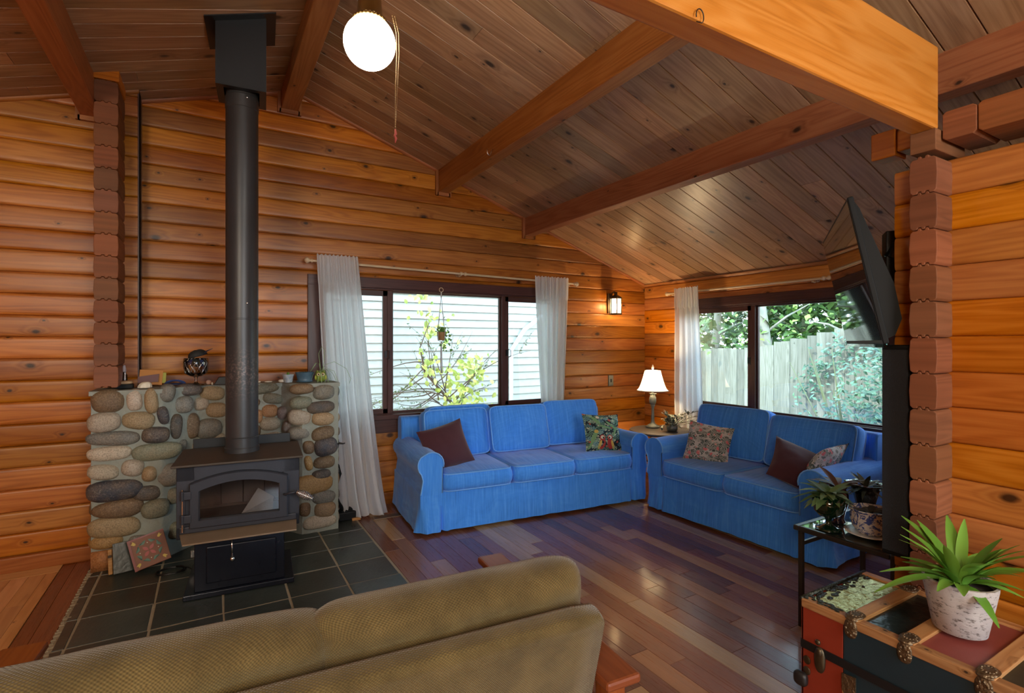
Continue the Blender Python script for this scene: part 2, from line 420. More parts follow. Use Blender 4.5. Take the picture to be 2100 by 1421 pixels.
M_LEAF = plain('bright_green_leaf', (.12, .30, .035), .45)
M_LEAFD = plain('dark_green_leaf', (.035, .10, .03), .45)
M_SPIDER = plain('striped_pale_green_leaf', (.28, .42, .20), .5)
M_SOIL = plain('potting_soil', (.02, .014, .01), .95, bumpscale=40)
M_TABLEMETAL = plain('dark_bronze_table_metal', (.045, .042, .036), .35, .6)
# ---------------------------------------------------------------- the room
YL, YR, XE = 4.463, 4.639, 4.541          # gable wall left part, right part, eave wall
RX, RZ = 0.60, 3.54                       # ridge
def ceil_z(x): return RZ - (.31 * (RX - x) if x < RX else .352 * (x - RX))

def log_profile(h, bulge=.016, n=14):
    """(depth, z): depth 0 = face; negative = groove"""
    half = [(0, 1), (.012, .66), (.032, .38), (.07, .17), (.14, .07), (.28, .02), (.5, 0)]
    pts = [(-bulge * k, q * h) for q, k in half]
    return pts + [(p[0], h - p[1]) for p in pts[-2::-1]]

def log_wall(name, mat, org, ax, nrm, ranges, h=.14, z0=0., thick=.085, seed=0, bulge=.015):
    """logs stacked in z. org + t*ax along, nrm = unit normal into the room. ranges(zmid, zlo)-> list of (t0, t1)"""
    random.seed(seed); mb = MB(); org = Vector(org); ax = Vector(ax); nrm = Vector(nrm)
    z = z0; prof = log_profile(h, bulge)
    poly = [(d, zz) for d, zz in prof] + [(-thick, h), (-thick, 0)]
    k = 0
    while z < 3.7:
        for (a, b) in ranges(z + h / 2, z):
            if b - a < .01: continue
            n = len(poly); V = []
            for t_ in (a, b):
                for d, zz in poly: V.append(org + ax * t_ + nrm * d + Vector((0, 0, z + zz)))
            F = [tuple(range(n))[::-1], tuple(range(n, 2 * n))]
            U = [[(p[0] * .15, p[1]) for p in poly][::-1], [(p[0] * .15, p[1]) for p in poly]]
            for i in range(n):
                j = (i + 1) % n
                F.append((i, j, n + j, n + i)); U.append([(a, poly[i][1]), (a, poly[j][1]), (b, poly[j][1]), (b, poly[i][1])])
            mb.add(V, F, U, random.random())
        z += h; k += 1
    o = mb.build(name, mat, smooth=True, auto=38)
    return struct(o)

# window openings
W1 = dict(x0=.80, x1=3.24, z0=.797, z1=1.95)      # on the gable wall
W2 = dict(y0=1.55, y1=3.98, z0=.77, z1=1.84)     # on the eave wall

def r_left(zm, zl):
    lim = min(-.43, 1e9); lo = -3.3
    lo = max(lo, RX - (RZ - zl) / .31)
    return [(lo, lim)] if zl < ceil_z(-.43) else []
def r_right(zm, zl):
    if zl > RZ: return []
    lo = max(-.55, RX - (RZ - zl) / .31 - .05); hi = min(XE + .08, RX + (RZ - zl) / .352 + .05)
    if W1['z0'] < zm < W1['z1']: return [(lo, W1['x0']), (W1['x1'], hi)]
    return [(lo, hi)]
def r_eave(zm, zl):
    if zl > 2.16: return []
    lo, hi = -.6, YR + .02
    if W2['z0'] < zm < W2['z1']: return [(lo, W2['y0']), (W2['y1'], hi)]
    return [(lo, hi)]
log_wall('wall_gable_left', W_LOG, (0, YL, 0), (1, 0, 0), (0, -1, 0), r_left, z0=-.044, seed=3)
log_wall('wall_gable', W_LOG, (0, YR, 0), (1, 0, 0), (0, -1, 0), r_right, z0=-.032, seed=21)
log_wall('wall_eave', W_LOG, (XE, 0, 0), (0, 1, 0), (-1, 0, 0), r_eave, z0=-.115, seed=9)
log_wall('wall_left', W_LOG, (-3.2, 0, 0), (0, 1, 0), (1, 0, 0), lambda zm, zl: [(-3.2, 4.6)] if zl < 2.5 else [], z0=-.044, seed=5)
log_wall('wall_back', W_LOG, (0, -3.2, 0), (1, 0, 0), (0, 1, 0), lambda zm, zl: ([(-3.2, -.2), (2.5, XE)] if .8 < zm < 2.05 else [(-3.2, XE)]) if zl < 2.1 else [(-3.2 + (zl - 2.1) * 2.6, XE - (zl - 2.1) * 2.6)] if zl < 3.5 else [], z0=-.044, seed=15)  # opening in this unseen wall is added to let sky light in
log_wall('wall_near_eave', W_LOG, (XE, 0, 0), (0, 1, 0), (-1, 0, 0), lambda zm, zl: [(-3.2, -.6)] if zl < 2.1 else [], z0=-.115, seed=16)
# partition wall of the trunk corner: one log wall along Y, its tail and crossing stub
log_wall('wall_right', W_LOGR, (2.53, 0, 0), (0, 1, 0), (-1, 0, 0), lambda zm, zl: [(-1.6, 1.106)] if zl < 2.18 else [], z0=-.055, seed=14)

# crossing log ends (end grain with tongue and groove)
def end_log(mb, org, ax, nrm, width, length, z, h, seed):
    """log seen end-on: org = left corner of the end face, ax across the face, nrm = outwards normal of the end face"""
    c = .009; tg = .009
    poly = [(0, c), (c, 0), (width * .28, 0), (width * .30, tg), (width * .42, tg), (width * .44, 0), (width * .56, 0), (width * .58, tg), (width * .70, tg), (width * .72, 0), (width - c, 0), (width, c),
            (width + .003, h * .5), (width, h - c), (width - c, h), (width * .72, h), (width * .70, h + tg), (width * .58, h + tg), (width * .56, h), (width * .44, h), (width * .42, h + tg), (width * .30, h + tg), (width * .28, h), (c, h), (0, h - c), (-.004, h * .5)]
    poly = [(p[0], p[1] if p[1] < h * .5 else p[1] - .0025) for p in poly]
    n = len(poly); V = []
    for t_ in (0, -length):
        for p in poly: V.append(Vector(org) + Vector(ax) * p[0] + Vector(nrm) * t_ + Vector((0, 0, z + p[1])))
    F = [tuple(range(n)), tuple(range(n, 2 * n))[::-1]]
    U = [[(p[0] * .3, p[1] * .5) for p in poly], [(p[0] * .3, p[1] * .5) for p in poly][::-1]]
    for i in range(n):
        j = (i + 1) % n
        F.append((i, n + i, n + j, j)); U.append([(0, poly[i][1]), (length, poly[i][1]), (length, poly[j][1]), (0, poly[j][1])])
    rv = random.random()
    mb.add(V, F[:2], U[:2], rv, 0); b = len(mb.v) - 2 * n
    for f, u in zip(F[2:], U[2:]):
        mb.f.append([b + k for k in f]); mb.uv.append(u); mb.r.append(rv); mb.m.append(0); mb.c.append((1, 1, 1))

random.seed(4)
mb = MB(); z = 1.17
while z < 3.15:
    end_log(mb, (-.635, 4.165, 0), (1, 0, 0), (0, -1, 0), .122, .30, z, .14, 0); z += .14
mb.box(-.64, 4.15, 3.13, -.505, 4.45, 3.20, 'y', mat=1)
post = mb.build('log_post', [W_END, W_LOG], bevel=.003)
tag(post, 'tall stack of cut log ends on the left end of the stone wall', 'log post')
random.seed(8)
mb = MB(); z = -.06
while z < 2.10:
    end_log(mb, (2.40, .996, 0), (0, -1, 0), (-1, 0, 0), .088, .22, z, .14, 0); z += .14
post = mb.build('log_post', [W_END], bevel=.003)
tag(post, 'stack of interlocked cut log ends under the big header beam beside the television', 'log post')

# top plate logs on the right partition and the corbel under the header beam
mb = MB(); random.seed(12)
for y0, y1 in ((.80, .905), (.62, .797), (.40, .617), (.1, .397), (-.4, .097)):
    poly = [(y0, 2.245), (y0 + .012, 2.235), (y1 - .012, 2.235), (y1, 2.245), (y1, 2.335), (y1 - .012, 2.345), (y0 + .012, 2.345), (y0, 2.335)]
    V = [Vector((x, p[0], p[1])) for x in (2.44, 2.66) for p in poly]; n = 8
    F = [tuple(range(n))[::-1], tuple(range(n, 2 * n))] + [(i, (i + 1) % n, n + (i + 1) % n, n + i) for i in range(n)]
    mb.add(V, F, [[(V[k].y, V[k].z + V[k].x) for k in f] for f in F])
mb.box(2.40, .91, 2.20, 2.66, .996, 2.282, 'x')
struct(mb.build('trim_1', [W_END], bevel=.003))
mb = MB()
mb.box(2.50, 1.0, 2.262, 2.60, 1.085, 2.37, 'y'); mb.box(2.50, 1.09, 2.25, 2.60, 1.185, 2.365, 'y')
struct(mb.build('trim_2', [W_LOGR], bevel=.006))

# ceiling boards: run down the slope, tongue and groove
def ceiling_side(mb, x0, x1, slope_sign):
    y = -3.28; bw = .149
    while y < 4.75:
        cuts = [x0]; x = x0 + random.uniform(.5, 3.2)
        while x < x1 - .4: cuts.append(x); x += random.uniform(1.8, 3.4)
        cuts.append(x1)
        for a, b in zip(cuts[:-1], cuts[1:]):
            a_, b_ = a + .0012, b - .0012; g = .0035; V = []
            prof = [(y + .0012, .006), (y + g + .0005, 0), (y + bw - g - .0005, 0), (y + bw - .0012, .006), (y + bw - .0015, .03), (y + .0015, .03)]
            for xx in (a_, b_):
                for (yy, dz) in prof: V.append((xx, yy, ceil_z(xx) + dz))
            n = 6; F = [tuple(range(n))[::-1], tuple(range(n, 2 * n))]; U = [[(0, p[0] - y) for p in prof], [(0, p[0] - y) for p in prof]]
            for i in range(n):
                j = (i + 1) % n; F.append((i, j, n + j, n + i)); U.append([(a, prof[i][0] - y), (a, prof[j][0] - y), (b, prof[j][0] - y), (b, prof[i][0] - y)])
            mb.add(V, F, U, random.random())
        y += bw
random.seed(31)
mb = MB(); ceiling_side(mb, RX, 4.62, 1); ceiling_side(mb, -3.3, RX, -1)
ceil = struct(mb.build('ceiling', [W_CEIL]))
mb = MB()
for xa, xb in ((RX, 4.62), (-3.3, RX)):
    V = [(xa, -3.3, ceil_z(xa) + .03), (xb, -3.3, ceil_z(xb) + .03), (xb, 4.78, ceil_z(xb) + .03), (xa, 4.78, ceil_z(xa) + .03)]
    V += [(p[0], p[1], p[2] + .16) for p in V]
    mb.add(V, [(0, 1, 2, 3), (4, 7, 6, 5), (0, 4, 5, 1), (1, 5, 6, 2), (2, 6, 7, 3), (3, 7, 4, 0)])
struct(mb.build('ceiling_deck', [M_BLACK]))
# eaves overhanging outside
mb = MB(); mb.box(4.62, -3.3, 2.02, 5.0, 4.78, 2.12, 'y'); struct(mb.build('trim_3', [W_DARK]))

# purlins and header
def beam(name, x0, x1, zb, y0=-3.2, y1=4.66, m=W_BEAM, yend=None):
    mb = MB(); mb.box(x0, y0, zb, x1, yend or y1, max(ceil_z(x0), ceil_z(x1)) + .01, 'y')
    return struct(mb.build(name, [m], bevel=.006))
beam('trim_4', .50, .63, 3.37, yend=4.63)
beam('trim_5', 1.87, 1.975, 2.885, yend=4.63)
beam('trim_6', 2.83, 2.935, 2.572, yend=4.63)
beam('trim_7', -.75, -.635, 2.975, yend=4.455)
mb = MB(); mb.box(-.35, .912, 2.282, 2.43, .996, 2.60, 'x'); struct(mb.build('trim_8', [W_HEAD], bevel=.008))
# pockets around the purlin ends
mb = MB()
for x0, x1, zb, yy in ((.50, .63, 3.37, YR), (1.87, 1.975, 2.885, YR), (2.83, 2.935, 2.572, YR), (-.75, -.635, 2.975, YL)):
    mb.box(x0 - .012, yy - .03, zb - .03, x1 + .012, yy + .01, zb, 'x'); mb.box(x0 - .025, yy - .03, zb - .03, x0 - .001, yy + .01, ceil_z(x0), 'z'); mb.box(x1 + .001, yy - .03, zb - .03, x1 + .025, yy + .01, ceil_z(x1), 'z')
struct(mb.build('trim_9', [W_BEAM]))
# mouldings where ceiling meets wall
mb = MB(); q = .022
def mould(p0, p1, n1, n2):
    p0 = Vector(p0); p1 = Vector(p1); n1 = Vector(n1) * q; n2 = Vector(n2) * q; V = []
    for p in (p0, p1):
        for k in range(5):
            a = math.pi / 2 * k / 4; V.append(p + n1 * math.cos(a) + n2 * math.sin(a))
        V.append(p)
    F = [(0, 1, 2, 3, 4, 5), (11, 10, 9, 8, 7, 6)] + [(i, 6 + i, 6 + (i + 1) % 6, (i + 1) % 6) for i in range(6)]
    L = (p1 - p0).length
    mb.add(V, F, [[(0, 0)] * 6] * 2 + [[(0, 0), (L, 0), (L, .02), (0, .02)]] * 6)
mould((RX, YR, RZ), (XE, YR, ceil_z(XE)), (0, -1, 0), (0, 0, -1)); mould((-.43, YR, ceil_z(-.43)), (RX, YR, RZ), (0, -1, 0), (0, 0, -1))
mould((-3.2, YL, ceil_z(-3.2)), (-.43, YL, ceil_z(-.43)), (0, -1, 0), (0, 0, -1)); mould((XE, -.5, ceil_z(XE)), (XE, YR, ceil_z(XE)), (-1, 0, 0), (0, 0, -1))
struct(mb.build('trim_10', [W_BEAM], smooth=True, auto=50))
# baseboard on the left gable wall and return of its end
mb = MB(); mb.box(-3.2, YL - .035, 0, -.66, YL - .0, .10, 'x', rnd=.4); struct(mb.build('baseboard_gable', [W_BEAM], bevel=.01))
mb = MB(); mb.box(-.438, YL - .008, 0, -.43, YR, ceil_z(-.43), 'z', rnd=.2); struct(mb.build('trim_11', [W_DARK]))  # closes the wall jog; dark colour stands in for the shadow line

# floors
random.seed(77)
mb = MB(); x = -.66; bw = .107
while x < 4.7:
    y = -3.1 - random.random() * .8
    while y < 4.7:
        L = random.choice([.3, .42, .55, .7, .85, 1.0, 1.2])
        a, b = y + .0007, min(y + L, 4.72) - .0007; x0, x1 = x + .0006, x + bw - .0006
        c = .0012
        V = [(x0, a, -.003), (x1, a, -.003), (x1, b, -.003), (x0, b, -.003), (x0 + c, a + c, 0), (x1 - c, a + c, 0), (x1 - c, b - c, 0), (x0 + c, b - c, 0)]
        F = [(4, 5, 6, 7), (0, 1, 5, 4), (1, 2, 6, 5), (2, 3, 7, 6), (3, 0, 4, 7)]
        mb.add(V, F, [[(V[k][1], V[k][0] - x0) for k in f] for f in F])
        y += L
    x += bw
mb.box(-.70, -3.3, -.06, 4.72, 4.75, -.004, 'y', rnd=.5)
struct(mb.build('floor', [M_FLOOR]))
mb = MB(); x = -3.3
while x < -.84:
    y = -3.1 - random.random()
    while y < 4.5:
        L = random.uniform(.8, 2.2); mb.box(x + .0008, y, -.004, min(x + .083, -.835) - .0008, min(y + L, 4.31) - .001, .004, 'y'); y += L
    x += .083
mb.box(-3.3, 4.312, -.004, -.835, 4.43, .005, 'x', rnd=.6)
mb.box(-3.3, -3.3, -.06, -.84, 4.5, -.005, 'x')
struct(mb.build('floor_pale', [W_PALEFLOOR], bevel=.0008))
mb = MB(); mb.box(-.832, -3.3, -.004, -.765, 4.46, .001, 'y', rnd=.3); mb.box(-.763, -3.3, -.004, -.672, 4.46, .002, 'y', rnd=.6); mb.box(-.84, -3.3, -.06, -.66, 4.5, -.005, 'y')
struct(mb.build('floor_border', [W_REDFLOOR], bevel=.001))

# windows -----------------------------------------------------------------
def window(name, x0, x1, z0, z1, m1, m2):
    """local: x along the wall seen from the room, y into the wall (outwards), z up"""
    w = struct(empty(name))
    t = .095
    mb = MB()  # casing on the wall face
    mb.box(x0 - t, -.022, z1 - .005, x1 + t, .0, z1 + t - .01, 'x'); mb.box(x0 - t, -.022, z0 - .005, x0, .0, z1, 'z'); mb.box(x1, -.022, z0 - .005, x1 + t, .0, z1, 'z')
    mb.box(x0 - t, -.022, z0 - t - .055, x1 + t, .0, z0 - .012, 'x'); mb.box(x0 - t - .01, -.05, z0 - .028, x1 + t + .01, .08, z0 + .014, 'x')
    mb.build('casing', [W_DARK], w, bevel=.004)
    mb = MB(); d = .14
    mb.box(x0, 0, z1 - .02, x1, d, z1 + .005, 'x'); mb.box(x0, 0, z0, x1, d, z0 + .02, 'x'); mb.box(x0, 0, z0, x0 + .02, d, z1, 'z'); mb.box(x1 - .02, 0, z0, x1, d, z1, 'z')
    mb.box(m1 - .022, .02, z0, m1 + .022, .10, z1, 'z'); mb.box(m2 - .022, .02, z0, m2 + .022, .10, z1, 'z')
    mb.build('frame', [W_DARK], w, bevel=.003)
    for a, b, fixed in ((x0 + .02, m1 - .022, 0), (m1 + .022, m2 - .022, 1), (m2 + .022, x1 - .02, 0)):
        s = .014 if fixed else .042; yy = .062 if fixed else .045; s2 = .014 if fixed else .050
        mb = MB()
        mb.box(a, yy - .015, z1 - .02 - s2, b, yy + .015, z1 - .02, 'x'); mb.box(a, yy - .015, z0 + .02, b, yy + .015, z0 + .02 + s, 'x')
        mb.box(a, yy - .015, z0 + .02, a + s, yy + .015, z1 - .02, 'z'); mb.box(b - s, yy - .015, z0 + .02, b, yy + .015, z1 - .02, 'z')
        sa = mb.build('sash', [W_DARK], w, bevel=.002)
        mb = MB(); mb.box(a + s - .003, yy - .0015, z0 + .02 + s - .003, b - s + .003, yy + .0015, z1 - .02 - s2 + .003)
        mb.build('pane', [M_PANE], sa)
        if not fixed:
            e = b - .02 if a < m1 else a + .02
            mb = MB(); zc = (z0 + z1) / 2 - .02
            mb.box(e - .011, yy - .032, zc - .03, e + .011, yy - .014, zc + .03); mb.tube([(e + .008, yy - .03, zc - .045), (e + .03, yy - .045, zc - .04), (e + .03, yy - .045, zc + .03), (e + .008, yy - .03, zc + .035)], .004, 6)
            mb.build('latch', [M_BLACK], sa)
    return w
w1 = window('window_1', W1['x0'], W1['x1'], W1['z0'], W1['z1'], 1.418, 2.60); w1.location = (0, YR, 0)
w2 = window('window_2', -W2['y1'], -W2['y0'], W2['z0'], W2['z1'], -3.205, -2.02); w2.location = (XE, 0, 0); w2.rotation_euler = (0, 0, R(-90))

# curtain rods and curtains --------------------------------------------------
def rod(name, label, p0, p1, joint, nrm, mats, brackets):
    t = thing(name, label, 'curtain rod'); p0 = Vector(p0); p1 = Vector(p1); d = (p1 - p0).normalized(); nrm = Vector(nrm)
    mb = MB(); mb.tube([p0, p1], .0105, 12); mb.build('pole', [mats], t, smooth=True, auto=40)
    for p, s in ((p0, -1), (p1, 1)):
        mb = MB(); mb.tube([p + d * s * k for k in (0, .008, .012, .02, .024, .034, .046, .058, .066, .069)], [.0105, .018, .018, .010, .012, .022, .026, .022, .012, .002], 12)
        mb.build('finial', [mats], t, smooth=True)
    for k in (-.022, .022):
        mb = MB(); mb.blob(p0.lerp(p1, joint) + d * k, (.019, .019, .019)); mb.build('joint_ball', [mats], t, smooth=True)
    for b in brackets:
        q_ = p0.lerp(p1, b); mb = MB(); mb.tube([q_ - Vector((0, 0, .018)), q_ - Vector((0, 0, .022)) - nrm * .04, q_ - nrm * .085], .007, 8); mb.blob(q_ - nrm * .083 , (.02, .02, .02)); mb.build('bracket', [mats], t, smooth=True)
    return t
rod('curtain_rod', 'long cream curtain rod over the window behind the three-seat sofa', (.735, 4.545, 2.135), (3.40, 4.545, 2.095), .51, (0, -1, 0), M_CREAMROD, (.02, .5, .98))
rod('curtain_rod', 'cream curtain rod over the window behind the two-seat sofa', (4.45, 4.15, 2.005), (4.45, 1.75, 1.995), .71, (-1, 0, 0), M_CREAMROD, (.01, .66, .98))

def curtain(name, label, tl, tr, bl, br, nrm, npl, seed, header=.07, amp=.032, puddle=0):
    random.seed(seed); tl, tr, bl, br = map(Vector, (tl, tr, bl, br)); nrm = Vector(nrm)
    phs = [random.uniform(-.5, .5) for _ in range(9)]
    def fn(u, v):       # v: 0 bottom .. 1 top
        a = bl.lerp(br, u); b = tl.lerp(tr, u)
        s = v ** .8
        p = a.lerp(b, s); p.z = a.z + (b.z - a.z) * v
        f = npl * 2 * math.pi * u
        w = amp * (1.0 - .55 * v) * (math.sin(f + .8 * math.sin(f * .37 + phs[0]) + phs[1]) + .18 * math.sin(2.3 * f + phs[2] + 2 * v))
        top = max(0, (v - (1 - header)) / header)
        if v > 1 - header * 1.6: w = w * .35 + .010 * math.sin(f * 3.2 + phs[3]) + .006 * math.sin(f * 5.1)
        w += .012 * math.sin(5 * v + 3 * u + phs[4])
        p = p + nrm * (w + .012)
        p.z += .006 * math.sin(f * 2.1 + phs[5]) * top + .01 * math.sin(f + phs[6]) * (1 - v)
        if puddle and v < .06: p = p + nrm * puddle * (1 - v / .06) * (.5 + .5 * math.sin(f * .5 + 1))
        return p
    mb = MB(); mb.grid(fn, 150, 60)
    o = mb.build(name, [M_SHEER], smooth=True)
    tag(o, label, 'curtain'); return o
curtain('curtain', 'white curtain sweeping to the floor beside the stone hearth wall', (.755, 4.50, 2.185), (1.085, 4.50, 2.185), (.86, 4.42, .03), (1.30, 4.36, .02), (0, -1, 0), 5, 2, amp=.036, puddle=.05)
curtain('curtain', 'narrow white curtain right of the hanging plant, below the wall lantern side', (2.875, 4.50, 2.14), (3.285, 4.50, 2.14), (2.99, 4.51, .04), (3.23, 4.51, .04), (0, -1, 0), 5, 5, amp=.028)
curtain('curtain', 'white curtain beside the lit table lamp at the fence window', (4.40, 4.035, 2.045), (4.40, 3.705, 2.045), (4.42, 4.0, .04), (4.42, 3.64, .04), (-1, 0, 0), 4.5, 8, amp=.028)

# hearth -------------------------------------------------------------------
random.seed(5)
hearth = thing('slate_hearth', 'dark slate tile hearth pad under the black wood stove', 'hearth')
mb = MB(); xs = [-.655, -.598, -.270, .062, .392, .718, 1.035]; ys = [4.42, 4.10, 3.80, 3.505, 3.195, 2.89, 2.60]
for i in range(6):
    for j in range(6):
        a, b = xs[i] + .005, xs[i + 1] - .004; c, d = ys[j + 1] + .004, ys[j] - .004
        z = .007 + random.uniform(-.0012, .0012); jit = [random.uniform(-.003, .003) for _ in range(8)]
        V = [(a + jit[0], c + jit[1], 0), (b + jit[2], c + jit[3], 0), (b + jit[4], d + jit[5], 0), (a + jit[6], d + jit[7], 0)]
        V += [(p[0] + (.002 if k in (0, 3) else -.002), p[1] + (.002 if k < 2 else -.002), z) for k, p in enumerate(V)]
        mb.add(V, [(4, 5, 6, 7), (0, 1, 5, 4), (1, 2, 6, 5), (2, 3, 7, 6), (3, 0, 4, 7)])
mb.build('slate_tiles', [M_SLATE], hearth, bevel=.0015)
mb = MB(); V = []; n = 120
mb.box(-.668, 2.585, .0005, 1.045, 4.42, .0045); 
for k in range(46):
    y = 2.6 + k * .036 + random.uniform(-.01, .01); w = random.uniform(.006, .022); mb.box(-.670 - random.uniform(0, .003), y, .0006, -.655 + random.uniform(-.008, .02), y + w, .0078)
mb.build('grout', [M_GROUT], hearth)

def yfront(x): return float(np.interp(x, [-.7, -.28, -.08, .48, .6, .9], [4.2, 4.2, 4.40, 4.40, 4.2, 4.2]))
swall = thing('stone_hearth_wall', 'low river stone and mortar wall behind the wood stove', 'stone wall')
mb = MB()
xsn = list(np.linspace(-.655, .865, 60)); zsn = list(np.linspace(0.006, 1.15, 40))
def mort(u, v):
    x = -.655 + 1.52 * u; z = .006 + 1.138 * v; y = yfront(x) + .010 * noise.noise(Vector((x * 9, z * 9, 0))) + .006 * noise.noise(Vector((x * 30, z * 30, 5)))
    return (x, y, z)
mb.grid(mort, 110, 80)
for xx in (-.655, .865):
    mb.grid(lambda u, v: (xx + .008 * noise.noise(Vector((u * 8, v * 20, 3))), 4.2 + u * .255, .006 + 1.138 * v), 10, 30)
def mtop(u, v):
    x = -.665 + 1.54 * u; y = yfront(x) - .012 + v * (YR - .17 - yfront(x)) if x < -.43 else yfront(x) - .012 + v * (4.62 - yfront(x))
    return (x, y, 1.148 + .004 * noise.noise(Vector((x * 14, y * 14, 0))))
mb.grid(mtop, 90, 10)
mb.grid(lambda u, v: (-.665 + 1.54 * u, yfront(-.665 + 1.54 * u) - .012, 1.12 + .028 * v), 90, 2)
mb.build('mortar', [M_MORTAR], swall, smooth=True, auto=50)
SC = dict(tan=(.36, .27, .16), beige=(.50, .45, .36), slate=(.045, .055, .080), dark=(.075, .075, .078), grey=(.20, .21, .195), brown=(.17, .115, .07), gold=(.42, .26, .10), green=(.20, .22, .17), mauve=(.28, .23, .22), brick=(.40, .15, .05), orange=(.42, .23, .11))
STONES = [(-0.586, 1.082, 0.081, 0.071, 'brown'), (-0.433, 1.079, 0.046, 0.073, 'beige'), (-0.337, 1.079, 0.033, 0.079, 'tan'), (-0.257, 1.115, 0.042, 0.053, 'grey'), (-0.143, 1.127, 0.081, 0.039, 'dark'), (0.012, 1.098, 0.071, 0.052, 'tan'), (-0.594, 0.946, 0.077, 0.056, 'beige'), (-0.416, 0.943, 0.08, 0.049, 'tan'), (-0.274, 0.968, 0.033, 0.061, 'slate'), (-0.21, 0.88, 0.041, 0.082, 'dark'), (-0.17, 1.026, 0.054, 0.05, 'grey'), (-0.053, 1.021, 0.049, 0.046, 'beige'), (-0.115, 0.859, 0.048, 0.09, 'brown'), (0.037, 0.964, 0.06, 0.052, 'tan'), (0.002, 0.833, 0.07, 0.064, 'grey'), (-0.541, 0.84, 0.123, 0.043, 'grey'), (-0.317, 0.846, 0.07, 0.047, 'dark'), (-0.565, 0.741, 0.101, 0.043, 'beige'), (-0.313, 0.724, 0.118, 0.053, 'green'), (-0.17, 0.744, 0.028, 0.039, 'grey'), (-0.586, 0.632, 0.083, 0.046, 'beige'), (-0.446, 0.64, 0.052, 0.047, 'beige'), (-0.352, 0.592, 0.035, 0.042, 'tan'), (-0.249, 0.562, 0.067, 0.075, 'grey'), (-0.541, 0.504, 0.131, 0.061, 'slate'), (-0.361, 0.467, 0.071, 0.05, 'dark'), (-0.227, 0.414, 0.046, 0.059, 'green'), (-0.537, 0.386, 0.127, 0.056, 'brown'), (-0.317, 0.345, 0.07, 0.058, 'green'), (-0.533, 0.268, 0.123, 0.061, 'tan'), (-0.053, 0.717, 0.084, 0.04, 'tan'), (0.062, 0.752, 0.04, 0.052, 'beige'), (0.374, 1.111, 0.083, 0.039, 'green'), (0.429, 1.03, 0.078, 0.046, 'green'), (0.308, 1.006, 0.022, 0.024, 'brown'), (0.396, 0.934, 0.055, 0.046, 'orange'), (0.314, 0.904, 0.03, 0.048, 'orange'), (0.494, 0.916, 0.04, 0.046, 'mauve'), (0.402, 0.837, 0.066, 0.046, 'beige'), (0.516, 0.811, 0.031, 0.04, 'mauve'), (0.308, 0.79, 0.022, 0.036, 'brown'), (0.39, 0.734, 0.083, 0.036, 'beige'), (0.601, 1.11, 0.079, 0.036, 'brown'), (0.596, 1.003, 0.073, 0.045, 'green'), (0.591, 0.889, 0.076, 0.057, 'beige'), (0.587, 0.774, 0.073, 0.051, 'grey'), (0.766, 1.079, 0.073, 0.052, 'grey'), (0.743, 0.967, 0.098, 0.049, 'dark'), (0.76, 0.868, 0.07, 0.043, 'tan'), (0.749, 0.763, 0.078, 0.049, 'brown'), (0.772, 0.658, 0.076, 0.064, 'slate'), (0.648, 0.658, 0.042, 0.051, 'brown'), (0.76, 0.537, 0.076, 0.046, 'brown'), (0.646, 0.544, 0.026, 0.048, 'gold'), (0.737, 0.449, 0.064, 0.036, 'dark'), (0.703, 0.381, 0.115, 0.066, 'gold'), (0.766, 0.269, 0.082, 0.055, 'grey'), (0.766, 0.165, 0.07, 0.055, 'tan'), (0.737, 0.085, 0.11, 0.049, 'beige'), (0.564, 0.68, 0.05, 0.036, 'dark'), (0.623, 0.194, 0.04, 0.054, 'brown'), (-0.578, 0.177, 0.081, 0.038, 'gold'), (-0.59, 0.07, 0.064, 0.061, 'brick'), (-0.404, 0.161, 0.055, 0.036, 'grey'), (-0.214, 0.17, 0.045, 0.049, 'green'), (-0.087, 0.164, 0.073, 0.051, 'tan'), (0.032, 0.523, 0.07, 0.052, 'grey'), (-0.106, 0.569, 0.054, 0.045, 'tan'), (0.186, 1.025, 0.052, 0.047, 'tan'), (0.186, 0.871, 0.052, 0.047, 'grey'), (0.155, 0.626, 0.068, 0.053, 'beige'), (0.325, 0.608, 0.06, 0.048, 'green'), (0.48, 0.518, 0.068, 0.049, 'tan'), (0.499, 0.375, 0.062, 0.055, 'brown'), (0.489, 0.225, 0.062, 0.055, 'grey'), (0.239, 0.439, 0.069, 0.054, 'tan'), (-0.008, 0.378, 0.07, 0.052, 'brown'), (0.134, 0.276, 0.068, 0.053, 'grey')]
mb = MB()
for i, (x, z, w, h, c) in enumerate(STONES):
    fcol = random.uniform(.8, 1.2); col = [min(1, k * fcol * random.uniform(.97, 1.03)) for k in SC[c]]
    rot = Matrix.Rotation(random.uniform(-.18, .18), 3, 'Y')
    edge = x < -.5 or x > .7
    d = .038 + .30 * min(w, h)
    yy = yfront(x) + d * .28
    xx = x
    if x - w < -.66: xx = max(x, -.655 + w * .86)
    if c == 'brick': mb.box(-.652, 4.165, .008, -.535, 4.24, .128, col=col); continue
    mb.blob((xx, yy, z), (w * 1.12, d, h * 1.11), 20, 12, rot if w < .1 else None, .35, 2.6, i * 3.1, col=col)
    if edge:   # corner stones wrap around the end of the wall
        mb.blob((-.63 if x < 0 else .845, yfront(x) + .10, z), (.045, .09, h * .95), 14, 9, None, .3, 2.6, i * 2.3, col=col)
mb.build('stones', [M_STONE], swall, smooth=True)
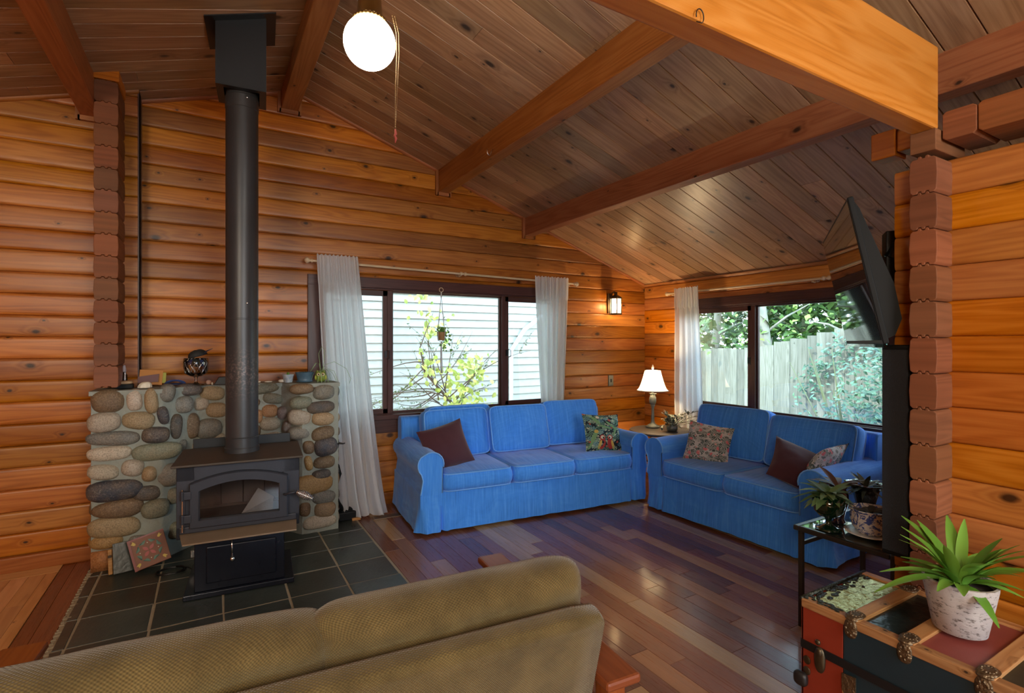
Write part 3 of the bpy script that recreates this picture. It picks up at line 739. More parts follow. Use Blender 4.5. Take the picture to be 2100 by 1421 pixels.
# ---------------------------------------------------------------- soft furniture helpers
def cushion(mb, c, w, d, h, bulge=.02, n=18, M=None, p=11, seed=0, wr=.004, side=.008, uvs=1, mat=0):
    """box cushion centred at c (w x d x h before M); returns the two welt loops"""
    c = Vector(c); V = []; N = n + 1; U = []
    def xy(u, v):
        m = max(abs(u), abs(v)); s = (abs(u) ** p + abs(v) ** p) ** (1 / p); k = m / s if s > 1e-9 else 1
        return u * k * w / 2, v * k * d / 2
    def place(q): return c + (M @ q if M is not None else q)
    for sgn in (1, -1):
        for j in range(N):
            for i in range(N):
                u = -1 + 2 * i / n; v = -1 + 2 * j / n
                x, y = xy(u, v); e = (1 - abs(u) ** 3.2) * (1 - abs(v) ** 3.2)
                z = sgn * (h / 2 + bulge * e) + wr * noise.noise(Vector((x * 7 + seed, y * 7, sgn * 3))) * 2 * min(1, e * 3)
                z += wr * .9 * noise.noise(Vector((x * 26 + seed, y * 26, sgn))) * (1 - e) * min(1, e * 12)
                V.append(place(Vector((x, y, z)))); U.append((x * uvs, y * uvs))
    F = []
    for s in (0, 1):
        b = s * N * N
        for j in range(n):
            for i in range(n):
                q = (b + j * N + i, b + j * N + i + 1, b + (j + 1) * N + i + 1, b + (j + 1) * N + i)
                F.append(q if s == 0 else q[::-1])
    loop = [i for i in range(N)] + [j * N + n for j in range(1, N)] + [n * N + i for i in range(n - 1, -1, -1)] + [j * N for j in range(n - 1, 0, -1)]
    L = len(loop); rings = [loop]; base = len(V)
    for r_ in range(1, 4):
        t_ = r_ / 4; ring = []
        for k in loop:
            j, i = divmod(k, N); u = -1 + 2 * i / n; v = -1 + 2 * j / n; x, y = xy(u, v)
            o = 1 + side * 2 * math.sin(math.pi * t_) * (1 + .6 * noise.noise(Vector((x * 9, y * 9, seed)))) / max(w, d) * 2
            ring.append(len(V)); V.append(place(Vector((x * o, y * o, h / 2 - h * t_)))); U.append((x + y, h * t_))
        rings.append(ring)
    rings.append([k + N * N for k in loop])
    UV = [[U[k] for k in f] for f in F]
    for a, b in zip(rings[:-1], rings[1:]):
        for k in range(L):
            l = (k + 1) % L; f = (a[k], b[k], b[l], a[l]); F.append(f)
            q0 = k * 2 * (w + d) / L; q1 = (k + 1) * 2 * (w + d) / L; za = rings.index(a) * h / 4; zb = za + h / 4
            UV.append([(q0, za), (q0, zb), (q1, zb), (q1, za)])
    mb.add(V, F, UV, None, mat)
    return [V[k] for k in loop], [V[k + N * N] for k in loop]

def box_cushion(parent, name, c, w, d, h, M=None, bulge=.02, seed=0, mat=None, pipe=None, side=.01, wr=.004):
    mb = MB(); a, b = cushion(mb, c, w, d, h, bulge, M=M, seed=seed, side=side, wr=wr)
    o = mb.build(name, [mat or M_BLUE], parent, smooth=True)
    mp = MB(); mp.tube(a, .0052, 6, closed=True); mp.tube(b, .0052, 6, closed=True)
    mp.build('piping', [pipe or M_BLUEPIPE], o, smooth=True)
    return o

def pillow(name, label, loc, w, h, t, rot, mat, seed=0, group=None):
    """throw pillow: local x,z span the face, y its thickness"""
    n = 22; V = []; U = []
    for sgn in (1, -1):
        for j in range(n + 1):
            for i in range(n + 1):
                u = -1 + 2 * i / n; v = -1 + 2 * j / n
                px = u * w / 2 * (1 - .075 * (1 - abs(v) ** 2) * abs(u) ** 2); pz = v * h / 2 * (1 - .075 * (1 - abs(u) ** 2) * abs(v) ** 2)
                e = max(0, (1 - u ** 2)) ** .55 * max(0, (1 - v ** 2)) ** .55
                y = sgn * t / 2 * e + .006 * noise.noise(Vector((u * 2.5 + seed, v * 2.5, sgn))) * e
                V.append((px, y, pz)); U.append((u * .5 + .5, v * .5 + .5))
    N = n + 1; F = []
    for s in (0, 1):
        for j in range(n):
            for i in range(n):
                q = (s * N * N + j * N + i, s * N * N + j * N + i + 1, s * N * N + (j + 1) * N + i + 1, s * N * N + (j + 1) * N + i)
                F.append(q if s else q[::-1])
    mb = MB(); mb.add(V, F, [[U[k] for k in f] for f in F])
    o = mb.build(name, [mat], smooth=True); o.location = loc; o.rotation_euler = rot
    return tag(o, label, 'pillow', group)

def arm_shape(w=.17, h=.60, rr=.095, out=.045, n=14):
    """rolled arm section in (x, z); inner face at x=0, outside towards -x; returns the outline"""
    cx = -rr + .012; cz = h - rr; pts = [(0, .0), (0, cz - .02)]
    for k in range(n + 1):
        a = R(-15) + R(240) * k / n
        pts.append((cx + rr * math.cos(a) - (.012 if k > n * .6 else 0), cz + rr * math.sin(a)))
    pts += [(-w + .02, cz - rr - .02), (-w + .004, .32), (-w + .001, .0)]
    return pts

def skirt(mb, pts, z0, z1, flare=.02, seed=0, n_per=.02, closed=True, pleats=()):
    """hanging cloth around a path of (x, y) points"""
    P = []; L = 0; loop = pts + [pts[0]] if closed else pts
    for a, b in zip(loop[:-1], loop[1:]):
        d = math.dist(a, b); k = max(2, int(d / n_per))
        for i in range(k): P.append((a[0] + (b[0] - a[0]) * i / k, a[1] + (b[1] - a[1]) * i / k, L + d * i / k, (b[1] - a[1]) / d, -(b[0] - a[0]) / d))
        L += d
    nz = 12; V = []; n = len(P)
    for j in range(nz + 1):
        t_ = j / nz; z = z1 + (z0 - z1) * t_
        for i, (x, y, s, nx, ny) in enumerate(P):
            # smooth normals at corners
            a = P[(i - 1) % n]; b = P[(i + 1) % n]; mx = (nx + a[3] + b[3]) / 3; my = (ny + a[4] + b[4]) / 3
            o = flare * t_ ** 1.5 + (.018 * noise.noise(Vector((s * 4.5 + seed, t_ * 1.2, 0))) + .006 * noise.noise(Vector((s * 13 + seed, t_ * 2, 1)))) * (.25 + .9 * t_)
            for (ps, pw) in pleats:
                dd = min(abs(s - ps), abs(s - ps + L), abs(s - ps - L)); o -= .035 * t_ * math.exp(-(dd / pw) ** 2); o += .014 * t_ * math.exp(-((dd - 2.2 * pw) / pw) ** 2)
            zz = z + (.004 * noise.noise(Vector((s * 3, 9, seed))) if j == nz else 0)
            V.append((x + mx * o, y + my * o, zz))
    F = []
    for j in range(nz):
        for i in range(n):
            k = (i + 1) % n; F.append((j * n + i, (j + 1) * n + i, (j + 1) * n + k, j * n + k))
    mb.add(V, F)

def blue_sofa(name, label, W, D, nseat, loc, rz, arm_h=.625, arm_w=.17, back_h=.80, cush=None):
    """local frame: x along the front, y from front (0) to back (D), z up; centred in x"""
    t = thing(name, label, 'sofa', loc, rz)
    hw = W / 2; iw = hw - arm_w
    # slipcovered body with skirt
    mb = MB(); skp = .05
    pts = [(-hw, 0), (hw, 0), (hw, D), (-hw, D)]
    fr = .012
    pts = [(-hw, 0), (-iw, 0), (iw, 0), (hw, 0), (hw, D), (-hw, D)]
    skirt(mb, [(x, y) for x, y in pts], .022, .315, .022, seed=W, pleats=((arm_w * .5 if False else 0.0, .020), (arm_w, .014), (W - arm_w, .014), (W, .020)))
    mb.add([(-hw, 0, .315), (hw, 0, .315), (hw, D, .315), (-hw, D, .315)], [(0, 1, 2, 3)])
    mb.build('skirt', [M_BLUE], t, smooth=True, auto=60)
    mb = MB()
    for sx in (-1, 1):
        for yy in (.07, D - .07): mb = MB(); mb.box(sx * (hw - .09) - .025, yy - .025, 0.0, sx * (hw - .09) + .025, yy + .025, .10); mb.build('foot', [M_BLACK], t)
    # arms
    sec = arm_shape(arm_w, arm_h)
    for s in (-1, 1):
        mb = MB(); n = len(sec); ny = 16; V = []
        for j in range(ny + 1):
            y = -.008 + (D - .03) * j / ny
            for k, (x, z) in enumerate(sec):
                w_ = .004 * noise.noise(Vector((y * 6, x * 14, z * 8 + s)))
                V.append(((iw - x + w_) * s if True else 0, y, max(z, .30) + (w_ if z > .3 else 0)))
        F = []
        for j in range(ny):
            for k in range(n):
                l = (k + 1) % n; q = (j * n + k, j * n + l, (j + 1) * n + l, (j + 1) * n + k); F.append(q if s > 0 else q[::-1])
        F.append(tuple(range(n)) if s < 0 else tuple(range(n))[::-1]); F.append(tuple(ny * n + k for k in range(n)) if s > 0 else tuple(ny * n + k for k in range(n))[::-1])
        mb.add(V, F)
        a = mb.build('arm', [M_BLUE], t, smooth=True, auto=45)
        mb = MB(); mb.tube([((iw - x) * s, -.010, max(z, .31)) for x, z in sec], .0055, 6); mb.build('piping', [M_BLUEPIPE], a, smooth=True)
    # back
    mb = MB(); V = []
    sec2 = [(D - .17, .30), (D - .15, back_h - .03), (D - .135, back_h - .008), (D - .11, back_h), (D - .04, back_h), (D - .012, back_h - .012), (D, back_h - .05), (D, .30)]
    mb.prism([(y, z) for y, z in sec2], 'x', -hw + .03, hw - .03)
    mb.build('back_frame', [M_BLUE], t, smooth=True, auto=40, bevel=.012)
    # seats
    sw = 2 * iw / nseat; sd = D - .22
    for i in range(nseat):
        cx = -iw + sw * (i + .5)
        box_cushion(t, 'seat_cushion', (cx, -.028 + sd / 2, .315 + .068), sw - .016, sd, .128, bulge=.020, seed=i * 5 + W, side=.008)
    for i, (cx, w_, h_, yaw, lean, dy, dz) in enumerate(cush):
        M = Matrix.Rotation(R(yaw), 3, 'Z') @ Matrix.Rotation(R(90 - lean), 3, 'X')
        box_cushion(t, 'back_cushion', (cx, D - .27 + dy, .455 + h_ / 2 + dz), w_, h_, .13, M=M, bulge=.028, seed=i * 7 + 2 * W, side=.006, wr=.006)
    return t

sofa3 = blue_sofa('sofa', 'long blue slipcovered three-seat sofa under the wide window', 2.14, .88, 3, (2.433, 3.645, 0), R(-4.86),
    cush=[(-.585, .60, .41, 3, 13, .0, -.01), (.02, .585, .41, 0, 15, -.03, -.005), (.615, .60, .42, -3, 14, .02, .0)])
# fourth loose cushion tucked behind the left one
M = Matrix.Rotation(R(4), 3, 'Z') @ Matrix.Rotation(R(90 - 6), 3, 'X')
box_cushion(sofa3, 'back_cushion', (-.50, .765, .66), .62, .42, .10, M=M, bulge=.03, seed=44, side=.006, wr=.006)
sofa2 = blue_sofa('sofa', 'blue slipcovered two-seat sofa under the fence window', 1.535, .88, 2, (3.388, 2.637, 0), R(-90 + 1.6),
    cush=[(-.335, .66, .43, 4, 14, .0, .0), (.355, .66, .41, -2, 17, -.02, -.005)])
# ---------------------------------------------------------------- patterned fabrics
def fabric_pattern(name, ground, cols, scale=5, seed=0, birds=False):
    t = NT(name); uv = t.n('UVMap', uv_map='uv').outputs[0]; P = t.mapv(uv, (scale, scale, 1), (seed, seed * 1.7, 0))
    base = t.mix(t.noise(P, 30, 2), ground, [k * .8 for k in ground])
    dn = t.n('TexNoise'); t.l(t.mapv(P, (2, 2, 2)), dn.inputs['Vector']); dn.inputs['Scale'].default_value = 1.2
    sc = t.n('VectorMath', operation='SCALE'); t.l(dn.outputs['Color'], sc.inputs[0]); sc.inputs['Scale'].default_value = .55
    for i, (col, s, thr, fronds) in enumerate(cols):
        ad = t.n('VectorMath', operation='ADD'); t.l(t.mapv(P, (s, s * (1 if not fronds else 1.4), 1), (i * 3.1, i * 1.9, 0)), ad.inputs[0]); t.l(sc.outputs[0], ad.inputs[1])
        v = t.n('TexVoronoi', voronoi_dimensions='2D'); t.l(ad.outputs[0], v.inputs['Vector']); v.inputs['Scale'].default_value = 1
        sep = t.n('SeparateColor'); t.l(v.outputs['Color'], sep.inputs[0])
        gate = t.math('GREATER_THAN', sep.outputs[0], .25)
        m = t.math('MULTIPLY', t.math('LESS_THAN', v.outputs['Distance'], thr), gate)
        if fronds:
            # feathered leaves: bands fanning out from each cell centre
            pos = t.n('VectorMath', operation='SUBTRACT'); t.l(ad.outputs[0], pos.inputs[0]); t.l(v.outputs['Position'], pos.inputs[1])
            sx = t.n('SeparateXYZ'); t.l(pos.outputs[0], sx.inputs[0])
            ang = t.math('ARCTAN2', sx.outputs[1], sx.outputs[0])
            st = t.math('GREATER_THAN', t.math('SINE', t.math('ADD', t.math('MULTIPLY', ang, fronds), t.math('MULTIPLY', v.outputs['Distance'], 14))), -.25)
            m = t.math('MULTIPLY', m, st)
        base = t.mix(m, base, col)
    t.principled(base, .8, bump=t.noise(t.obj(), 300, 1), bstr=.1, bdist=.002, spec=.2)
    return t.m
M_FLORAL = fabric_pattern('white_palm_leaf_cotton', (.66, .66, .64), [((.09, .13, .12), 1.3, .52, 9), ((.32, .36, .34), 1.9, .42, 7), ((.05, .08, .07), 2.3, .30, 6), ((.72, .22, .24), 1.35, .17, 0), ((.80, .42, .40), 2.2, .13, 0)], 3.2, 2)
M_PARROT = fabric_pattern('dark_tropical_leaf_cotton', (.018, .026, .034), [((.12, .24, .17), 1.5, .50, 7), ((.30, .42, .30), 2.1, .40, 6), ((.10, .22, .26), 1.7, .30, 5), ((.55, .55, .38), 2.6, .20, 4), ((.42, .10, .07), 1.7, .12, 0)], 2.4, 5)

RX90 = R(90)
pillow('throw_pillow', 'burgundy throw pillow leaning in the left corner of the three-seat sofa', (1.665, 3.95, .612), .39, .37, .15, (R(-22), R(-13), R(-2)), M_BURG, 1)
pp = pillow('throw_pillow', 'dark tropical pillow with two red parrots at the right end of the long sofa', (3.18, 3.80, .612), .40, .36, .12, (R(-20), R(4), R(-8)), M_PARROT, 2)
# parrots printed on the cushion: thin applied shapes on its face
def relief(parent, name, shapes, w, h, t_, mat_list, eps=.0015):
    mb = MB()
    for (poly, mi) in shapes:
        V = []
        for (u, v) in poly:
            px = u * w / 2 * (1 - .075 * (1 - v * v) * u * u); pz = v * h / 2 * (1 - .075 * (1 - u * u) * v * v)
            e = max(0, 1 - u * u) ** .55 * max(0, 1 - v * v) ** .55
            V.append((px, -(t_ / 2 * e) - eps - .0025 - mi * .0006, pz))
        c = Vector((0, 0, 0))
        for p in V: c += Vector(p)
        c /= len(V); c.y -= .0015; V.append(tuple(c)); n = len(poly)
        mb.add(V, [(n, (i + 1) % n, i) for i in range(n)], None, .5, mi)
    return mb.build(name, mat_list, parent, smooth=True)
def ell(cx, cy, rx, ry, a=0, n=14):
    return [(cx + rx * math.cos(q) * math.cos(a) - ry * math.sin(q) * math.sin(a), cy + rx * math.cos(q) * math.sin(a) + ry * math.sin(q) * math.cos(a)) for q in [2 * math.pi * k / n for k in range(n)]]
def flat(name, c): return plain(name, c, .8)
PM = [flat('parrot_red', (.36, .035, .03)), flat('parrot_cream', (.62, .56, .42)), flat('parrot_green', (.16, .30, .13)), flat('parrot_black', (.02, .02, .02)), flat('parrot_yellow', (.55, .38, .08))]
sh = []
for cx in (-.22, .22):
    s = 1 if cx > 0 else -1
    sh += [(ell(cx, -.62, .17, .30, .15 * s), 0), (ell(cx - .02 * s, -.30, .15, .15), 0), (ell(cx - .02 * s, -.28, .10, .09), 1), (ell(cx - .06 * s, -.31, .04, .055), 3), (ell(cx + .12 * s, -.66, .07, .24, .3 * s), 4), (ell(cx + .16 * s, -.80, .05, .16, .4 * s), 2)]
sh += [(ell(-.62, -.25, .11, .34, -.5), 2), (ell(-.50, .02, .11, .09), 4), (ell(-.78, -.62, .06, .30, -.5), 2), (ell(-.42, .62, .10, .30, .7), 2), (ell(-.28, .80, .10, .08), 1), (ell(.35, .35, .07, .34, .9), 2), (ell(.55, .05, .06, .30, -.6), 2), (ell(.0, .25, .06, .32, 1.3), 2)]
relief(pp, 'parrot_print', sh, .40, .36, .12, PM)
pillow('throw_pillow', 'white leaf-print pillow at the lamp end of the two-seat sofa', (3.67, 3.00, .598), .37, .34, .12, (R(-16), R(7), R(-62)), M_FLORAL, 3)
pillow('throw_pillow', 'burgundy throw pillow slumped near the right arm of the two-seat sofa', (3.60, 2.15, .575), .42, .38, .15, (R(-50), R(24), R(-50)), M_BURG, 4)
pillow('throw_pillow', 'white leaf-print pillow wedged behind the burgundy one against the right arm', (3.72, 2.08, .585), .40, .38, .12, (R(32), R(0), R(6)), M_FLORAL, 5)

# ---------------------------------------------------------------- tan sofa in the foreground (seen from behind)
t = thing('loveseat', 'tan corduroy loveseat with wooden arms, seen from behind in the foreground', 'loveseat', (.205, 1.095, 0), R(-4.2))
mb = MB()   # back panel, leaning
Ml = Matrix.Rotation(R(105), 3, 'X')
a, b = cushion(mb, (.0, .085, .515), 1.36, .53, .052, .006, M=Ml, p=26, seed=3, side=.003, wr=.002)
mb.build('back_panel', [M_TAN], t, smooth=True)
for k, cx in enumerate((-.325, .335)):
    mb = MB(); cushion(mb, (cx, .190, .632), .655, .42, .135, .014, M=Matrix.Rotation(R(106), 3, 'X'), p=13, seed=11 + k, side=.02, wr=.006); mb.build('back_cushion', [M_TAN], t, smooth=True, sub=1)
    mb = MB(); cushion(mb, (cx, .53, .40), .66, .62, .14, .02, p=7, seed=21 + k, side=.012); mb.build('seat_cushion', [M_TAN], t, smooth=True)
for s in (-1, 1):
    mb = MB(); x0, x1 = (.690, .800) if s > 0 else (-.800, -.690)
    mb.box(x0, .0, .545, x1, .90, .572, 'y'); arm = mb.build('arm_rest', [W_RED], t, bevel=.008)
    mb = MB(); xa, xb = (.715, .770) if s > 0 else (-.770, -.715)
    mb.box(xa, .03, .0, xb, .095, .545, 'z'); mb.build('leg', [W_RED], t, bevel=.004)
    mb = MB(); mb.box(xa, .82, .0, xb, .885, .545, 'z'); mb.build('leg', [W_RED], t, bevel=.004)
    mb = MB(); mb.box(xa + .01, .095, .22, xb - .01, .82, .30, 'y'); mb.box(xa + .01, .095, .40, xb - .01, .82, .44, 'y'); mb.build('side_rail', [W_RED], t, bevel=.003)
mb = MB(); mb.box(-.715, .10, .24, .715, .13, .32, 'x'); mb.box(-.715, .80, .22, .715, .83, .32, 'x'); mb.build('seat_rail', [W_RED], t, bevel=.003)

# ---------------------------------------------------------------- wood stove
t = thing('wood_stove', 'charcoal wood stove with arched glass door on the slate hearth', 'stove', (.172, 3.655, .008), R(-4.6))
def sbox(name, m, *bx, parent=t, bevel=.004, grain='x'):
    mb = MB()
    for q_ in bx: mb.box(*q_, grain)
    return mb.build(name, [m], parent, bevel=bevel)
sbox('base_plate', M_PEDESTAL, (-.288, -.24, .0, .288, .24, .030))
sbox('pedestal', M_PEDESTAL, (-.235, -.215, .03, .235, .19, .36))
ap = sbox('ash_door', M_PEDESTAL, (-.175, -.232, .075, .19, -.215, .285), bevel=.006)
mb = MB(); mb.tube([(-.045, -.236, .315), (-.043, -.238, .215)], .004, 8); mb.blob((-.042, -.240, .200), (.013, .013, .016)); mb.build('damper_pull', [M_CHROME], t, smooth=True)
# firebox shell with an opening at the front
FX, FY0, FY1, FZ0, FZ1 = .316, -.255, .225, .355, .765
mb = MB()
mb.box(-FX, FY0 + .01, FZ0, -FX + .02, FY1, FZ1); mb.box(FX - .02, FY0 + .01, FZ0, FX, FY1, FZ1); mb.box(-FX, FY1 - .02, FZ0, FX, FY1, FZ1); mb.box(-FX, FY0 + .01, FZ0, FX, FY1, FZ0 + .02)
mb.box(-FX, FY0 + .01, FZ1 - .02, FX, FY1, FZ1)
mb.box(-FX, FY0, FZ1 - .09, FX, FY0 + .02, FZ1); mb.box(-FX, FY0, FZ0, FX, FY0 + .02, FZ0 + .07); mb.box(-FX, FY0, FZ0, -FX + .09, FY0 + .02, FZ1); mb.box(FX - .09, FY0, FZ0, FX, FY0 + .02, FZ1)
mb.build('firebox', [M_STOVE], t, bevel=.004)
mb = MB(); mb.box(-.25, .12, .40, .25, .15, .70)
for k in range(4): mb.box(-.245 + k * .125, .10, .43, -.245 + k * .125 + .12, .122, .68)
mb.box(-.25, -.2, .395, .25, .12, .41); mb.box(-.26, -.2, .40, -.245, .12, .70); mb.box(.245, -.2, .40, .26, .12, .70)
mb.build('fire_bricks', [M_FIREBRICK], t, bevel=.002)
sbox('top_plate', M_STOVETOP, (-.335, -.315, .765, .335, .20, .778), bevel=.004)
sbox('heat_shield', M_BLACK, (-.285, .215, .70, .285, .221, .835))
# door frame with arch
def arch(w, z0, zs, rise, n=18):
    p = [(-w, z0), (w, z0), (w, zs)]
    for k in range(1, n): a = k / n; x = w - 2 * w * a; p.append((x, zs + rise * (1 - (x / w) ** 2)))
    p.append((-w, zs)); return p
outer = arch(.252, .418, .665, .050); inner = arch(.202, .462, .622, .040)
mb = MB(); n = len(outer); y0, y1 = FY0 - .040, FY0 - .002
V = [(x, y0 + .006, z) for x, z in outer] + [(x * .975, y0, .55 + (z - .55) * .965) for x, z in outer] + [(x * 1.02, y0, .55 + (z - .55) * 1.03) for x, z in inner] + [(x, y0 + .010, z) for x, z in inner] + [(x, y1, z) for x, z in inner] + [(x, y1, z) for x, z in outer]
F = []
for r_ in range(6):
    for k in range(n):
        l = (k + 1) % n; a = r_ * n; b = ((r_ + 1) % 6) * n; F.append((a + k, a + l, b + l, b + k))
mb.add(V, F); door = mb.build('door', [M_STOVE], t, smooth=True, auto=35)
mb = MB(); mb.prism([(x * 1.01, z) for x, z in inner], 'y', y1 - .014, y1 - .010)
dg = glass('smoky_stove_glass', (.85, .83, .82), 1.0, .08); mb.build('door_glass', [dg], door)
for zz in (.605, .475):
    mb = MB(); mb.box(-.284, y0 - .004, zz - .022, -.240, y0 + .02, zz + .022); mb.tube([(-.282, y0 + .004, zz - .026), (-.282, y0 + .004, zz + .026)], .012, 10); mb.build('hinge', [M_STOVE], door, bevel=.003)
mb = MB(); mb.tube([(-.282, y0 + .004, .405), (-.282, y0 + .004, .64)], .0035, 8); mb.build('hinge_pin', [M_CHROME], door)
mb = MB(); hp = [(.230, y0 - .002, .555), (.236, y0 - .03, .558), (.258, y0 - .055, .572), (.296, y0 - .06, .575)]; mb.tube(hp, .0065, 8); hnd = mb.build('handle', [M_STOVE], door, smooth=True)
mb = MB(); coil = []
for k in range(160):
    q_ = k / 159; a = q_ * 2 * math.pi * 11; rr = .010 + .014 * math.sin(math.pi * min(1, q_ * 1.05)) ** .8
    c = Vector((.296, y0 - .06, .575)).lerp(Vector((.383, y0 - .075, .528)), q_); ax = (Vector((.087, -.015, -.047))).normalized(); e1 = ax.orthogonal().normalized(); e2 = ax.cross(e1)
    coil.append(c + (e1 * math.cos(a) + e2 * math.sin(a)) * rr)
mb.tube(coil, .0028, 5); mb.build('coil_grip', [M_CHROME], hnd, smooth=True)
mb = MB(); mb.add([(-.30, FY0 - .002, .385), (.30, FY0 - .002, .385), (.295, FY0 - .105, .360), (-.275, FY0 - .105, .360), (-.30, FY0 - .002, .378), (.30, FY0 - .002, .378), (.295, FY0 - .105, .352), (-.275, FY0 - .105, .352)], [(0, 3, 2, 1), (4, 5, 6, 7), (3, 7, 6, 2), (0, 4, 7, 3), (1, 2, 6, 5)]); mb.build('ash_lip', [M_ASHLIP], t)
mb = MB(); mb.box(-.30, FY0 - .012, .388, .30, FY0, .425); mb.build('sill_bar', [M_STOVE], t, bevel=.005)
# newspaper inside
mb = MB(); mb.add([(.0, -.12, .42), (.17, -.15, .42), (.18, .0, .47), (.09, .02, .53)], [(0, 1, 2, 3)]); mb.add([(.09, .02, .53), (.18, .0, .47), (.20, .06, .44), (.10, .07, .44)], [(0, 1, 2, 3)])
npm = plain('crumpled_newsprint', (.42, .42, .44), .8, bumpscale=60); o = mb.build('newspaper', [npm], solid=.002); o.location = t.location; o.rotation_euler = t.rotation_euler
tag(o, 'folded grey newspaper inside the stove behind its glass', 'newspaper')
# pipe and ceiling support box
t2 = thing('stove_pipe', 'tall charcoal chimney pipe rising from the stove to the ceiling box', 'stove pipe', (.172, 3.652, 0), R(-4.6))
mb = MB(); mb.lathe([(.098, .785), (.098, .812), (.094, .818), (.094, .87), (.0965, .872), (.0965, .876), (.0915, .880), (.0915, 1.60), (.0930, 1.602), (.0930, 1.608), (.0915, 1.610), (.0915, 2.90), (.094, 2.903), (.094, 2.975), (.090, 2.98), (.090, 3.08)], seg=48)
pm = NT('charcoal_flue_paint'); o_ = pm.obj(); nz = pm.noise(o_, 6, 3); sp = pm.noise(o_, 75, 4, .7); sx = pm.n('SeparateXYZ'); pm.l(o_, sx.inputs[0])
band = pm.math('MULTIPLY', pm.ramp(sx.outputs[2], [(.0, 0), (1, 1)]) if False else pm.math('SUBTRACT', 1, pm.math('MINIMUM', pm.math('MULTIPLY', pm.math('ABSOLUTE', pm.math('SUBTRACT', sx.outputs[2], 1.27)), 5.5), 1)), pm.ramp(sp, [(.50, 0), (.60, 1)]))
c_ = pm.mix(nz, (.040, .041, .044), (.058, .060, .066)); c_ = pm.mix(pm.math('MULTIPLY', band, .55), c_, (.22, .17, .15)); pm.principled(c_, .38, .35)
mb.build('flue', [pm.m], t2, smooth=True, auto=30)
for zz in (2.955, 1.70):
    mb = MB(); mb.blob((.03, -.092, zz), (.006, .004, .006)); mb.build('screw', [M_CHROME], t2, smooth=True)
mb = MB(); w_ = .136; zb = 2.99
V = [(-w_, -w_, zb), (w_, -w_, zb), (w_, w_, zb), (-w_, w_, zb), (-w_, -w_, 3.38), (w_, -w_, 3.46), (w_, w_, 3.46), (-w_, w_, 3.38)]
mb.add(V, [(4, 5, 6, 7), (0, 1, 5, 4), (1, 2, 6, 5), (2, 3, 7, 6), (3, 0, 4, 7)])
k_ = .097
for q_ in ((-w_, -w_, w_, -k_), (-w_, k_, w_, w_), (-w_, -k_, -k_, k_), (k_, -k_, w_, k_)): mb.box(q_[0], q_[1], zb - .002, q_[2], q_[3], zb + .002)
mb.build('support_box', [M_BLACK], t2)
mb = MB(); f_ = .19
def cz(x): return ceil_z(x + .172) - .004
V = [(-f_, -f_, cz(-f_) - .008), (f_, -f_, cz(f_) - .008), (f_, f_, cz(f_) - .008), (-f_, f_, cz(-f_) - .008), (-f_, -f_, cz(-f_)), (f_, -f_, cz(f_)), (f_, f_, cz(f_)), (-f_, f_, cz(-f_))]
mb.add(V, [(0, 3, 2, 1), (4, 5, 6, 7), (0, 1, 5, 4), (1, 2, 6, 5), (2, 3, 7, 6), (3, 0, 4, 7)]); mb.build('ceiling_plate', [M_BLACK], t2)

# ---------------------------------------------------------------- round side table, lamp, leafy plant
t = thing('side_table', 'round dark side table in the corner between the two blue sofas', 'side table', (4.06, 3.90, 0))
mb = MB(); mb.lathe([(.001, .528), (.322, .528), (.332, .536), (.332, .546), (.325, .552), (.001, .552)], seg=48); mb.build('table_top', [plain('grey_brown_tabletop', (.060, .050, .042), .35, bumpscale=9, bstr=.05)], t, smooth=True, auto=30)
for k in range(3):
    a = k * 2.094 + .4; mb = MB(); mb.tube([(.26 * math.cos(a), .26 * math.sin(a), .528), (.2 * math.cos(a), .2 * math.sin(a), .25), (.27 * math.cos(a), .27 * math.sin(a), 0.0)], .012, 8); mb.build('leg', [M_BLACK], t, smooth=True)
mb = MB(); mb.tube([(.205 * math.cos(a), .205 * math.sin(a), .25) for a in np.linspace(0, 2 * math.pi, 24, endpoint=False)], .007, 6, closed=True); mb.build('ring_stretcher', [M_BLACK], t, smooth=True)
LX, LY, LZ = 4.09, 4.06, .553
t = thing('table_lamp', 'lit pineapple table lamp with a flared cream shade on the round corner table', 'lamp', (LX, LY, LZ))
mb = MB(); mb.lathe([(.070, 0), (.072, .012), (.060, .022), (.050, .03), (.028, .042), (.020, .060), (.017, .085), (.019, .11), (.015, .15), (.014, .20), (.018, .225), (.026, .235), (.022, .243)], seg=24); mb.build('lamp_base', [M_PEWTER], t, smooth=True)
mb = MB(); mb.lathe([(.020, .240), (.032, .26), (.0375, .29), (.034, .32), (.024, .345), (.016, .352)], seg=24, rmod=lambda a, i: 1 + .07 * math.sin(a * 8 + i * 2.6)); mb.build('pineapple', [M_PEWTER], t, smooth=True)
mb = MB()
for k in range(9):
    a = k * 2 * math.pi / 9; q_ = Vector((math.cos(a), math.sin(a), 0)); s_ = Vector((-math.sin(a), math.cos(a), 0)) * .008
    mb.add([q_ * .012 + s_ + Vector((0, 0, .345)), q_ * .012 - s_ + Vector((0, 0, .345)), q_ * .036 - s_ * .6 + Vector((0, 0, .364)), q_ * .044 + Vector((0, 0, .360)), q_ * .036 + s_ * .6 + Vector((0, 0, .364))], [(0, 1, 2, 3, 4)])
mb.lathe([(.012, .345), (.012, .40), (.009, .40), (.009, .41)], seg=12); mb.build('leaf_collar', [M_PEWTER], t, smooth=True, auto=40, solid=.001)
shm = NT('glowing_cream_lampshade'); d = shm.n('BsdfDiffuse'); d.inputs[0].default_value = (.85, .80, .70, 1); tr = shm.n('BsdfTranslucent'); tr.inputs[0].default_value = (.95, .85, .66, 1)
mx = shm.n('MixShader'); mx.inputs[0].default_value = .6; nzz = shm.noise(shm.obj(), 80, 2); shm.l(shm.mix(nzz, (.85, .79, .68), (.80, .75, .63)), d.inputs[0]); shm.l(d.outputs[0], mx.inputs[1]); shm.l(tr.outputs[0], mx.inputs[2])
